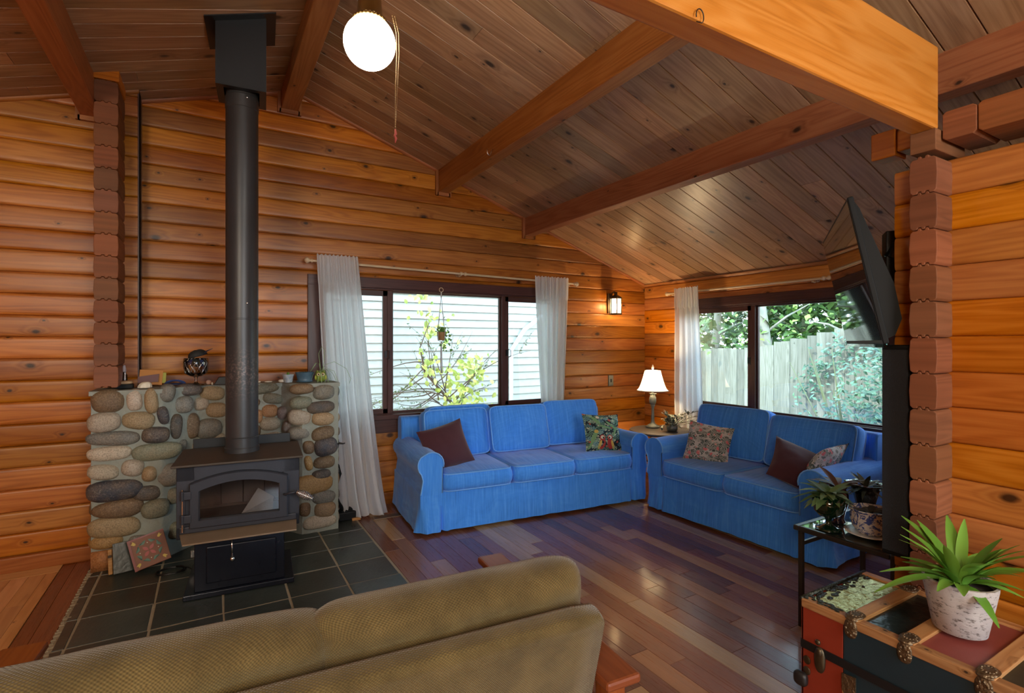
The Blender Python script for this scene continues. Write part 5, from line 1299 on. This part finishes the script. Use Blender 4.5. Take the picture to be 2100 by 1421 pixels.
for k in range(60):
    a = random.uniform(0, 6.28); q = random.random(); p_ = Vector((random.uniform(.0, .11) if k % 3 else random.uniform(-.05, .05), random.uniform(-.03, .03), .10 - q * (.20 if k % 3 else .03)))
    leaf(mb, p_, (math.cos(a), math.sin(a) * .5, random.uniform(-.8, .5)), (0, -1, .3), random.uniform(.018, .032), random.uniform(.014, .022), .2, .2, n=3)
for k in range(22):
    a = random.uniform(-3.1, 3.1); leaf(mb, (random.uniform(-.04, .04), random.uniform(-.03, .02), .08 + random.uniform(0, .03)), (math.cos(a), math.sin(a) * .5, .8), (0, -1, .2), .03, .02, .3, .2, n=3)
mb.build('ivy', [leafm((.05, .16, .03), (.16, .36, .08), 'ivy_leaf')], t, smooth=True)

# ---------------------------------------------------------------- television on its arm
TB = Vector((2.405, 1.092, 0)); dirx = Vector((3.322 - 2.405, 1.704 - 1.091, 0)).normalized()
TWd, THt = 1.10, .635
ang = math.atan2(dirx.y, dirx.x)
t = thing('television', 'flat black television tilted down on a wall arm beside the fence window', 'television', (TB.x, TB.y, 1.452), rot=(0, 0, ang))
# local: x along the width (towards the far edge), y+ = screen side; tilt = top leans towards +y
Tl = Matrix.Rotation(R(-11.5), 4, 'X')
def tb(*b): return b
mb = MB(); mb.box(0, -.022, 0, TWd, .0, THt, M=Tl); mb.build('bezel', [M_BLACKP], t, bevel=.004)
scm = NT('glossy_dark_screen'); scm.principled(scm.mix(scm.noise(scm.obj(), 3, 1), (.012, .012, .013), (.016, .016, .018)), .03, spec=.6)
mb = MB(); mb.box(.014, -.001, .018, TWd - .014, .0015, THt - .014, M=Tl); mb.build('screen', [scm.m], t)
clearm = glass('clear_acrylic_edge', (.85, .9, .9), 1.0, .02)
mb = MB(); mb.box(.0, -.010, -.014, TWd, .0, .0, M=Tl); mb.build('lower_edge', [clearm], t)
mb = MB(); prof = [(-.021, .02), (-.050, .03), (-.085, .09), (-.088, .24), (-.060, .42), (-.035, .58), (-.021, .62)]
mb.prism([(y, z) for y, z in prof], 'x', .012, TWd - .012, M=Tl); mb.build('back_shell', [M_BLACKP], t, smooth=True, auto=35)
mb = MB(); mb.box(.36, -.20, .275, .52, -.085, .335); mb.box(.30, -.10, .30, .40, -.06, .52); mb.tube([(.31, -.07, .40), (.31, -.10, .46)], .020, 10); mb.build('mount_arm', [M_BLACK], t, bevel=.003)
mb = MB(); mb.box(.40, -.15, .10, .47, -.100, .285); mb.build('mount_plate', [M_WHITE], t, bevel=.004)

# tall narrow black box on the wall end, use not identified
t = thing('slim_wall_box', 'tall narrow black box fixed to the log wall end below the television', 'narrow_box', (2.478, 1.052, .575))
mb = MB(); mb.box(-.030, -.040, 0, .050, .068, .875); mb.build('cabinet', [M_BLACKP], t, bevel=.010)
mb = MB(); mb.box(-.036, -.034, .02, -.028, .062, .855); mb.build('face_panel', [plain('dark_face_cloth', (.010, .014, .020), .7, bumpscale=200)], t, bevel=.002)

# ---------------------------------------------------------------- glass top table and its pots
t = thing('glass_table', 'small glass-topped metal table by the log post', 'table', (2.60, 1.13, 0))
TX, TY, TZ = .665, .468, .522
mb = MB()
mb.box(0, 0, TZ - .026, TX, .026, TZ); mb.box(0, TY - .026, TZ - .026, TX, TY, TZ); mb.box(0, .026, TZ - .026, .026, TY - .026, TZ); mb.box(TX - .026, .026, TZ - .026, TX, TY - .026, TZ); mb.build('top_frame', [M_TABLEMETAL], t, bevel=.006)
mb = MB(); mb.box(.022, .022, TZ - .010, TX - .022, TY - .022, TZ - .003); tg = NT('mirror_like_table_glass'); tg.principled(tg.mix(tg.noise(tg.obj(), 4, 1), (.02, .035, .035), (.03, .045, .045)), .02, spec=1.0, Coat_Weight=1, IOR=2.2); mb.build('glass_top', [tg.m], t)
for x in (.022, TX - .044):
    for y in (.012, TY - .036): mb = MB(); mb.box(x, y, 0, x + .022, y + .022, TZ - .026, 'z'); mb.build('leg', [M_TABLEMETAL], t, bevel=.002)
for y in (.016, TY - .032): mb = MB(); mb.box(.04, y, TZ - .105, TX - .04, y + .014, TZ - .085); mb.build('cross_bar', [M_TABLEMETAL], t, bevel=.002)
def droop_leaves(mb, c, n, L, W, seed, el=(.1, .7), bend=.8, nn=5):
    random.seed(seed)
    for k in range(n):
        a = k * 2.4 + random.uniform(-.3, .3); e = random.uniform(*el); leaf(mb, c, (math.cos(a) * math.cos(e), math.sin(a) * math.cos(e), math.sin(e)), (0, 0, 1), L * random.uniform(.7, 1.15), W * random.uniform(.8, 1.2), bend * random.uniform(.5, 1.2), .25, n=nn)
t = thing('violet_plant', 'drooping violet plant in a dark green glass compote on the glass table', 'potted plant', (2.69, 1.468, TZ))
gg = NT('deep_green_glass'); gg.principled(gg.mix(gg.noise(gg.obj(), 20, 2), (.002, .018, .008), (.004, .040, .016)), .06, spec=.8, Coat_Weight=.6, Transmission_Weight=.3)
mb = MB(); mb.lathe([(.058, 0), (.060, .004), (.040, .012), (.018, .024), (.013, .045), (.020, .060), (.045, .070), (.066, .092), (.074, .125), (.074, .170), (.070, .170), (.064, .12), (.001, .10)], seg=36, rmod=lambda a, i: 1 + (.012 * math.cos(a * 20) if i in (7, 8, 9) else 0)); mb.build('compote', [gg.m], t, smooth=True)
VIO = leafm((.05, .12, .035), (.20, .32, .14), 'fuzzy_violet_leaf', .7)
mb = MB(); droop_leaves(mb, (0, 0, .165), 40, .115, .042, 5, (.05, 1.0), .75); mb.build('foliage', [VIO], t, smooth=True)
t = thing('dark_vase', 'dark purple glass vase behind the green glass compote', 'vase', (2.835, 1.50, TZ))
mb = MB(); mb.lathe([(.034, 0), (.036, .006), (.028, .02), (.036, .06), (.050, .11), (.048, .15), (.036, .175), (.044, .19), (.040, .19), (.032, .172), (.001, .16)], seg=30); mb.build('vase_body', [plain('dark_plum_glass', (.012, .006, .014), .08, spec=.8, Coat_Weight=.5)], t, smooth=True)
mb = MB(); droop_leaves(mb, (0, 0, .175), 12, .15, .045, 7, (.3, 1.1), .6); mb.build('foliage', [leafm((.04, .02, .015), (.14, .07, .05), 'brown_backed_leaf', .6)], t, smooth=True)
t = thing('glass_bowl_plant', 'clear ruffled glass bowl with a dark trailing plant on the table', 'potted plant', (2.955, 1.425, TZ))
mb = MB(); mb.lathe([(.040, .001), (.042, .008), (.030, .03), (.034, .06), (.048, .12), (.060, .17), (.078, .195), (.090, .200), (.088, .203), (.074, .198), (.056, .172), (.044, .12), (.001, .09)], seg=48, rmod=lambda a, i: 1 + (.10 * math.cos(a * 7) if 5 < i < 10 else .02 * math.cos(a * 14))); mb.build('glass_bowl', [M_CLEAR], t, smooth=True)
mb = MB(); mb.lathe([(.001, .05), (.030, .055), (.044, .12), (.052, .165), (.001, .172)], seg=20); mb.build('soil', [M_SOIL], t, smooth=True)
mb = MB(); droop_leaves(mb, (0, 0, .175), 34, .105, .022, 9, (.0, 1.1), .5); mb.build('foliage', [leafm((.03, .045, .035), (.20, .26, .22), 'dark_striped_leaf', .5)], t, smooth=True)
t = thing('painted_bowl', 'blue and white patterned bowl on a saucer at the near end of the table', 'bowl', (2.775, 1.315, TZ))
pb = NT('blue_floral_porcelain'); o_ = pb.obj(); n_ = pb.noise(o_, 28, 3, .6, 2.5); n2_ = pb.noise(o_, 17, 3, .6, 2.0)
c_ = pb.mix(pb.ramp(n_, [(.50, 0), (.54, 1)]), (.62, .62, .64), (.05, .09, .32)); c_ = pb.mix(pb.ramp(n2_, [(.58, 0), (.62, .8)]), c_, (.25, .20, .16)); pb.principled(c_, .2, Coat_Weight=.4)
mb = MB(); mb.lathe([(.050, .012), (.055, .018), (.078, .045), (.086, .085), (.082, .115), (.090, .128), (.093, .132), (.086, .132), (.078, .115), (.001, .09)], seg=48, rmod=lambda a, i: 1 + (.035 * math.cos(a * 8) if 3 < i < 9 else 0)); mb.build('bowl_body', [pb.m], t, smooth=True)
mb = MB(); mb.lathe([(.050, .0), (.075, .004), (.108, .016), (.110, .019), (.075, .010), (.001, .008)], seg=40); mb.build('saucer', [M_WHITE], t, smooth=True)
mb = MB(); droop_leaves(mb, (0, 0, .11), 18, .085, .034, 15, (.1, .6), .4); mb.build('foliage', [leafm((.03, .03, .02), (.14, .13, .09), 'dry_dark_leaf', .7)], t, smooth=True)

# ---------------------------------------------------------------- trunk
X0, X1, Y1, Y0, TT = 1.93, 2.385, 1.152, .22, .50
t = thing('steamer_trunk', 'old red and teal steamer trunk with wooden slats against the log wall', 'trunk')
red = plain('worn_red_trunk_paint', (.26, .032, .014), .42, bumpscale=14, bstr=.25); redm = plain('dull_red_trunk_panel', (.25, .055, .045), .45, bumpscale=9, bstr=.1)
teal = plain('dark_teal_trunk_paint', (.012, .030, .042), .38, bumpscale=10, bstr=.3); blackp = plain('blackened_tin_panel', (.014, .022, .020), .28, .4, bumpscale=22, bstr=.4)
olive = plain('embossed_gold_tin', (.42, .40, .12), .26, .6, bumpscale=26, bstr=.7, bdist=.01); dkt = plain('dark_olive_trunk_panel', (.030, .028, .016), .5, bumpscale=12)
mb = MB(); mb.box(X0 + .004, Y0, .02, X1 - .004, Y1 - .004, TT - .012); mb.build('carcass', [teal], t, bevel=.004)
# long side panels (x = X0 face)
def sp(name, m, y0, y1, z0, z1, x=X0, th=.004): mb = MB(); mb.box(x - .0, y0, z0, x + th, y1, z1); return mb.build(name, [m], t, bevel=.0015)
sp('red_side_panel', red, Y1 - .148, Y1, .02, TT - .02); sp('teal_side_panel', teal, Y0, Y1 - .150, .02, TT - .02)
sp('wood_upright', W_SLAT, Y1 - .190, Y1 - .150, .02, .29, X0 - .010, .014)
mb = MB(); mb.box(X0 - .006, Y0, .315, X0 + .004, Y1, .345, 'y'); mb.box(X0, Y1 - .002, .315, X1, Y1 + .005, .345); mb.build('iron_band', [M_BLACK], t, bevel=.0015)
mb = MB(); mb.box(X0, Y1 - .006, .02, X1, Y1, TT - .012); mb.build('end_panel', [red], t)
# lid top
slz = TT - .012
ycs = [(Y1 - .012, Y1 - .150, olive, 'gold_top_panel'), (.950, .838, blackp, 'black_top_panel'), (.790, .640, redm, 'red_top_panel'), (.592, .44, dkt, 'dark_top_panel'), (.40, Y0 + .01, redm, 'near_top_panel')]
for ya, yb, m_, nm in ycs: mb = MB(); mb.box(X0 + .03, yb, slz - .004, X1 - .03, ya, slz + .003); mb.build(nm, [m_], t, bevel=.001)
for y in (1.000, .838, .640, .44): mb = MB(); mb.box(X0, y - .048, slz - .002, X1, y, TT + .002, 'x'); mb.build('cross_slat', [W_SLAT], t, bevel=.003)
for x in (X0 - .004, X1 - .034): mb = MB(); mb.box(x, Y0, slz - .022, x + .038, Y1, TT - .002, 'y'); mb.build('edge_slat', [W_SLAT], t, bevel=.004)
# filigree of worn black tin along the far lid edge
random.seed(2); mb = MB()
for k in range(70):
    x = random.uniform(X0 + .005, X1 - .005); y = Y1 - abs(random.gauss(0, .022)) - .003; r_ = random.uniform(.004, .012); mb.blob((x, y, slz + .003), (r_ * 1.5, r_, .004), 8, 5, n=.4, seed=k)
for k in range(26): mb.blob((X0 + .01 + random.random() * .03, Y1 - random.random() * .13, TT - .001), (.006, .009, .003), 8, 5, n=.4, seed=k)
mb.tube([(X0 - .002, Y1 + .001, TT - .004), (X1, Y1 + .001, TT - .004)], .007, 8); mb.build('tin_edging', [plain('blackened_filigree_tin', (.035, .04, .03), .3, .6, bumpscale=90, bstr=.8)], t, smooth=True)
def clasp(x, y, sx=1):
    mb = MB(); random.seed(int(y * 100))
    mb.blob((x + .030, y, TT + .003), (.036, .026, .006), 16, 6, p=2.6); mb.blob((x - .004, y, TT - .035), (.006, .022, .034), 14, 8, p=2.4)
    mb.blob((x + .004, y, TT - .002), (.014, .023, .009), 14, 8)
    for k in range(12): a = k * .524; mb.blob((x + .032 + .022 * math.cos(a), y + .016 * math.sin(a), TT + .008), (.006, .004, .003), 7, 5)
    for k in range(7): a = k * .9; mb.blob((x - .010, y + .013 * math.cos(a), TT - .035 + .020 * math.sin(a)), (.003, .004, .005), 7, 5)
    mb.build('brass_corner_clasp', [M_TRUNKBRASS], t, smooth=True)
for y in (.976, .814, .616, .416): clasp(X0, y)
for y in (.976, .616):
    mb = MB(); mb.blob((X1 - .035, y, TT + .003), (.034, .028, .006), 16, 6, p=2.6)
    for k in range(12): a = k * .524; mb.blob((X1 - .035 + .022 * math.cos(a), y + .016 * math.sin(a), TT + .008), (.006, .004, .003), 7, 5)
    mb.build('brass_corner_clasp', [M_TRUNKBRASS], t, smooth=True)
mb = MB(); mb.blob((X0 - .012, Y1 - .075, .305), (.010, .020, .048), 14, 10, p=2.3, n=.3); mb.blob((X0 - .018, Y1 - .075, .335), (.008, .012, .016), 12, 8); mb.blob((X0 - .010, Y1 - .066, .365), (.007, .010, .010), 12, 8); mb.build('lock_hasp', [M_BRONZE], t, smooth=True)
mb = MB(); mb.add([(X0 - .012, Y1 - .195, .305), (X0 - .012, Y1 - .150, .300), (X0 - .012, Y1 - .150, .245), (X0 - .012, Y1 - .172, .210), (X0 - .012, Y1 - .195, .245)], [(0, 1, 2, 3, 4)]); mb.build('brass_shield', [M_TRUNKBRASS], t, solid=.006, bevel=.002)
for z in (.275, .235): mb = MB(); mb.blob((X0 - .003, Y1 - .022, z), (.004, .014, .016), 12, 8, n=.3); mb.build('tin_rosette', [M_BRONZE], t, smooth=True)
mb = MB(); mb.blob((X0 - .003, Y1 - .025, .13), (.004, .012, .012), 12, 8); mb.build('tin_rosette', [M_BRONZE], t, smooth=True)
mb = MB(); mb.blob((X0 - .012, Y1 - .004, .20), (.016, .026, .026), 14, 10, p=3, n=.2); mb.build('leather_loop', [plain('black_leather', (.014, .012, .012), .45, bumpscale=30)], t, smooth=True)
mb = MB(); mb.tube([(X0 - .012, .74, .37), (X0 - .030, .70, .372), (X0 - .028, .64, .35), (X0 - .012, .60, .335)], .008, 8); mb.build('handle', [plain('dark_blue_handle', (.015, .03, .06), .2, .3)], t, smooth=True)
for y in (.60, .74): mb = MB(); mb.blob((X0 - .008, y, .25), (.008, .025, .035), 12, 8, p=3, n=.2); mb.build('latch_plate', [M_PEWTER], t, smooth=True)

# potted fern on the trunk
t = thing('potted_plant', 'green strap-leaved plant in a birch bark pot on the trunk', 'potted plant', (2.165, .755, TT + .002))
bk = NT('white_birch_bark'); o_ = bk.obj(); n_ = bk.noise(bk.mapv(o_, (40, 40, 90)), 1, 4, .7); n2_ = bk.noise(o_, 18, 3)
c_ = bk.mix(bk.ramp(n_, [(.36, 1), (.46, 0)]), (.50, .47, .46), (.15, .13, .12)); c_ = bk.mix(bk.ramp(n2_, [(.55, 0), (.7, .4)]), c_, (.32, .27, .26)); bk.principled(c_, .8, bump=n_, bstr=.5, bdist=.006)
mb = MB(); mb.lathe([(.066, 0), (.072, .004), (.088, .09), (.100, .160), (.1005, .170), (.092, .170), (.084, .14), (.001, .14)], seg=40, rmod=lambda a, i: 1 + .012 * math.sin(a * 3 + 1)); mb.box(-.074, -.012, .02, -.068, .012, .02)
mb.build('bark_pot', [bk.m], t, smooth=True, auto=50)
mb = MB(); mb.lathe([(.001, .158), (.092, .150)], seg=24); mb.build('soil', [M_SOIL], t, smooth=True)
FER = leafm((.09, .24, .025), (.22, .46, .07), 'fresh_green_strap_leaf', .4)
random.seed(41); mb = MB()
for k in range(52):
    a = k * 2.4 + random.uniform(-.3, .3); e = random.uniform(.20, 1.35); L = random.uniform(.10, .22); leaf(mb, (.02 * math.cos(a), .02 * math.sin(a), .155), (math.cos(a) * math.cos(e), math.sin(a) * math.cos(e), math.sin(e)), (0, 0, 1), L, random.uniform(.030, .042), random.uniform(.2, .75), .30, n=8)
mb.build('leaves', [FER], t, smooth=True)

# ---------------------------------------------------------------- outside
mb = MB(); mb.box(-12, 4.8, -.65, 30, 30, -.55); mb.box(4.7, -12, -.65, 30, 4.8, -.55)
gm = plain('garden_soil_and_grass', (.10, .12, .05), .95, bumpscale=6); o = mb.build('ground', [gm]); o['kind'] = 'structure'
# neighbouring house
t = thing('neighbor_house', 'white clapboard side wall of the neighbouring house outside the wide window', 'house', (0, 7.3, -.55))
mb = MB(); z = 0
while z < 6:
    mb.add([(-6, -.022, z), (6.9, -.022, z), (6.9, 0, z + .118), (-6, 0, z + .118), (-6, .0, z), (6.9, .0, z)], [(0, 1, 2, 3), (4, 5, 1, 0)]); z += .118
sdm = plain('cream_white_siding', (.37, .375, .335), .6); mb.build('siding', [sdm], t)
mb = MB(); mb.box(6.9, -.03, 0, 7.0, 2, 6); mb.box(-6, .02, 0, 6.9, .2, 6); mb.build('house_wall', [sdm], t)
mb = MB(); mb.tube([(4.18, -.06, .2), (4.18, -.06, 1.88), (4.42, -.08, 2.22), (4.75, -.10, 2.45)], .035, 8); o = mb.build('downspout', [M_WHITE], t, smooth=True)
mb = MB(); mb.box(-.03, 0, 0, .03, .02, 1.65); o = mb.build('leaning_board', [plain('weathered_grey_board', (.34, .33, .25), .8)]); o.location = (3.62, 7.05, -.55); o.rotation_euler = (R(-6), R(-4), 0); tag(o, 'weathered board leaning on the white siding outside the wide window', 'board')
# garden shrub with bare twigs and yellow-green leaves
random.seed(9); t = thing('garden_shrub', 'twiggy garden shrub with yellow-green leaves outside the wide window', 'shrub', (2.72, 5.75, -.55))
ms, ml, mt = MB(), MB(), MB()
base = Vector((.45, 0, 0)); fork = Vector((-.55, .02, 1.66))
ms.tube([base, Vector((.12, 0, .7)), Vector((-.17, .01, 1.23)), fork, Vector((-.62, 0, 1.95)), Vector((-.46, 0, 2.35))], [.022, .020, .018, .014, .008, .003], 7)
tw = []
for k in range(22):
    s_ = Vector((.05, 0, .8)).lerp(fork, .35 + .65 * random.random()); a = random.uniform(R(95), R(215)) if k % 4 else random.uniform(R(20), R(90)); L = random.uniform(.4, 1.3)
    d = Vector((math.cos(a), random.uniform(-.25, .25), math.sin(a) * .8 + .1)); pts = [s_ + d * L * q + Vector((0, 0, .12 * math.sin(q * 3 + k))) for q in np.linspace(0, 1, 8)]; ms.tube(pts, [.007 * (1 - q) + .0016 for q in np.linspace(0, 1, 8)], 5); tw.append(pts)
    for j in range(3):
        b_ = pts[random.randint(2, 6)]; d2 = (d + Vector((random.uniform(-.7, .7), 0, random.uniform(-.7, .7)))).normalized(); e_ = b_ + d2 * random.uniform(.15, .45); ms.tube([b_, b_.lerp(e_, .5) + Vector((0, 0, .02)), e_], .0016, 4)
        for i in range(7): leaf(mt, b_.lerp(e_, random.random()), (random.uniform(-1, 1), -.4, random.uniform(-1, 1)), (0, -1, 0), random.uniform(.02, .04), .012, .2, .2, n=2)
for (cx, cz, n_, sp_) in ((.02, 1.66, 110, .12), (-.22, 1.45, 50, .10), (.02, 1.22, 60, .10), (-.15, 1.30, 25, .08), (-.50, 2.2, 34, .11), (-.58, 2.5, 16, .08), (-.50, 1.75, 30, .10)):
    for k in range(n_):
        leaf(ml, (cx + random.gauss(0, sp_), random.gauss(0, .12), cz + random.gauss(0, sp_ * 1.1)), (random.uniform(-1, 1), -.5, random.uniform(-1.2, .4)), (0, -1, .2), random.uniform(.04, .095), random.uniform(.03, .06), .2, .15, n=3)
ms.build('branches', [plain('grey_brown_bark', (.12, .085, .06), .8)], t, smooth=True)
ml.build('yellow_green_leaves', [leafm((.30, .42, .06), (.75, .78, .25), 'yellow_green_leaf')], t, smooth=True)
mt.build('small_dark_leaves', [leafm((.05, .10, .03), (.22, .28, .10), 'small_dark_leaf')], t, smooth=True)
# fence
t = thing('garden_fence', 'weathered grey board fence outside the window behind the two-seat sofa', 'fence', (8.0, 0, -.55))
random.seed(6); mb = MB(); y = 11.0
while y > 1.0:
    w_ = random.uniform(.128, .148); ztop = float(np.interp(y, [1, 3.7, 4.22, 4.5, 5.13, 5.56, 6.5, 11], [2.05, 1.80, 1.67, 1.61, 1.48, 1.38, 1.33, 1.30])) + .55 + random.uniform(-.025, .02)
    mb.box(random.uniform(-.006, .006), y - w_ + .005, 0, .02, y, ztop, 'z', rnd=random.random()); y -= w_
W_FENCE = wood('weathered_fence_board', (.085, .09, .072), (.185, .195, .16), (.27, .28, .245), rough=.85, vary=.22, knots=.5, kscale=(2, 6), spec=.2)
mb.build('boards', [W_FENCE], t)
mb = MB(); mb.box(.022, 1, .4, .06, 11, .49, 'y'); mb.box(.022, 1, 1.5, .06, 11, 1.59, 'y'); mb.build('rail', [W_FENCE], t)
mb = MB()
for yy in (2, 4.4, 6.8, 9.2): mb.box(.06, yy, 0, .15, yy + .09, 1.9, 'z')
mb.build('fence_posts', [W_FENCE], t)
# trees beyond the fence
BARK = plain('pale_tree_bark', (.26, .26, .21), .8, bumpscale=14); BARK2 = plain('mossy_tree_bark', (.11, .13, .06), .85, bumpscale=14)
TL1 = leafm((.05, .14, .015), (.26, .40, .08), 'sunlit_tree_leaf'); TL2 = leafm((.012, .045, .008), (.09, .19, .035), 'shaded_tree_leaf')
trees = [(9.6, 9.4, .10, BARK2, 'mossy leaning tree trunk left of the window divider, beyond the fence', 1), (10.2, 8.3, .11, BARK, 'pale tree just left of the window divider, beyond the fence', 1),
         (9.2, 6.15, .13, BARK, 'thick pale tree trunk right of the window divider, beyond the fence', 1), (10.9, 6.35, .09, BARK2, 'thin mossy tree between the two pale trunks beyond the fence', 2), (9.6, 4.75, .10, BARK, 'pale slender tree near the television, beyond the fence', 1),
         (13.5, 9.2, .16, BARK2, 'broad dark tree far behind the fence', 2), (13.2, 5.0, .13, BARK2, 'dark leafy tree behind the television, beyond the fence', 2), (14.5, 12.4, .18, BARK2, 'big shaded tree at the far left behind the fence', 2), (14.6, 7.2, .2, BARK2, 'large dark tree in the middle distance behind the fence', 2), (15.5, 15.6, .2, BARK2, 'wide shaded tree behind the white curtain side of the fence', 2)]
for i, (x, y, r_, bm, lab, kd) in enumerate(trees):
    random.seed(100 + i); t = thing('tree', lab, 'tree', (x, y, -.55), group='trees beyond the fence')
    mb = MB(); lean = Vector((random.uniform(-.06, .06), random.uniform(-.10, .12), 1)); pts = [lean * (6.5 * q) + Vector((.08 * math.sin(q * 5 + i), .12 * math.sin(q * 4 + i * 2), 0)) for q in np.linspace(0, 1, 10)]
    mb.tube(pts, [r_ * (1 - .6 * q) for q in np.linspace(0, 1, 10)], 10)
    ends = []
    for k in range(9):
        a = random.uniform(0, 6.28); p_ = pts[random.randint(2, 8)]; e = p_ + Vector((math.cos(a), math.sin(a), random.uniform(.1, .8))) * random.uniform(.6, 1.5); mb.tube([p_, p_.lerp(e, .5) + Vector((0, 0, .05)), e], [.03, .02, .008], 5); ends.append(e)
    mb.build('trunk', [bm], t, smooth=True)
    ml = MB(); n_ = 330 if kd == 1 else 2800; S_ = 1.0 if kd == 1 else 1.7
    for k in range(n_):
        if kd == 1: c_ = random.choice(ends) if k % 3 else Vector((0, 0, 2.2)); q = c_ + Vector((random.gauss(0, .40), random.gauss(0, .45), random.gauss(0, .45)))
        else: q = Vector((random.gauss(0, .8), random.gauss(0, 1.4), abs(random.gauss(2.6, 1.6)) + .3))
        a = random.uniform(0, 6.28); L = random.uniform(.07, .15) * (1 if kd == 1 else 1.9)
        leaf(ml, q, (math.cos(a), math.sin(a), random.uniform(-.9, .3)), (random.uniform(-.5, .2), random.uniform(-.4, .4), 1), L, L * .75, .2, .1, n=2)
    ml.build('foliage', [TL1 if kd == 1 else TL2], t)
random.seed(77); t = thing('climbing_bush', 'dark green climbing bush in front of the fence, right side of the fence window', 'bush', (7.35, 3.75, -.55)); ml, ms = MB(), MB()
for k in range(16):
    a = random.uniform(-.9, .9); e = Vector((random.uniform(-.3, .4), a * 1.1, random.uniform(.9, 2.0))); ms.tube([(0, 0, 0), e * .5 + Vector((0, 0, .1)), e], [.02, .012, .004], 5)
for k in range(2300):
    zz = random.random() ** .8 * 2.15; w_ = .95 * (1 - (zz / 2.4) ** 2) + .12
    leaf(ml, (random.gauss(0, .22), random.gauss(-.15 - .25 * zz, w_ * .48), zz), (random.uniform(-1, .3), random.uniform(-1, 1), random.uniform(-.6, .6)), (-.7, 0, .7), random.uniform(.05, .09), random.uniform(.03, .05), .2, .2, n=2)
for k in range(260):
    q = random.random(); leaf(ml, (.50 + random.gauss(0, .05), -.2 + 1.15 * q + random.gauss(0, .09), 2.15 - .9 * q * q + random.gauss(0, .10)), (random.uniform(-1, .3), random.uniform(-1, 1), random.uniform(-.6, .6)), (-.7, 0, .7), random.uniform(.05, .09), .045, .2, .2, n=2)
ms.build('stems', [BARK2], t, smooth=True); ml.build('foliage', [leafm((.012, .05, .028), (.10, .21, .12), 'glossy_bush_leaf', .35)], t)
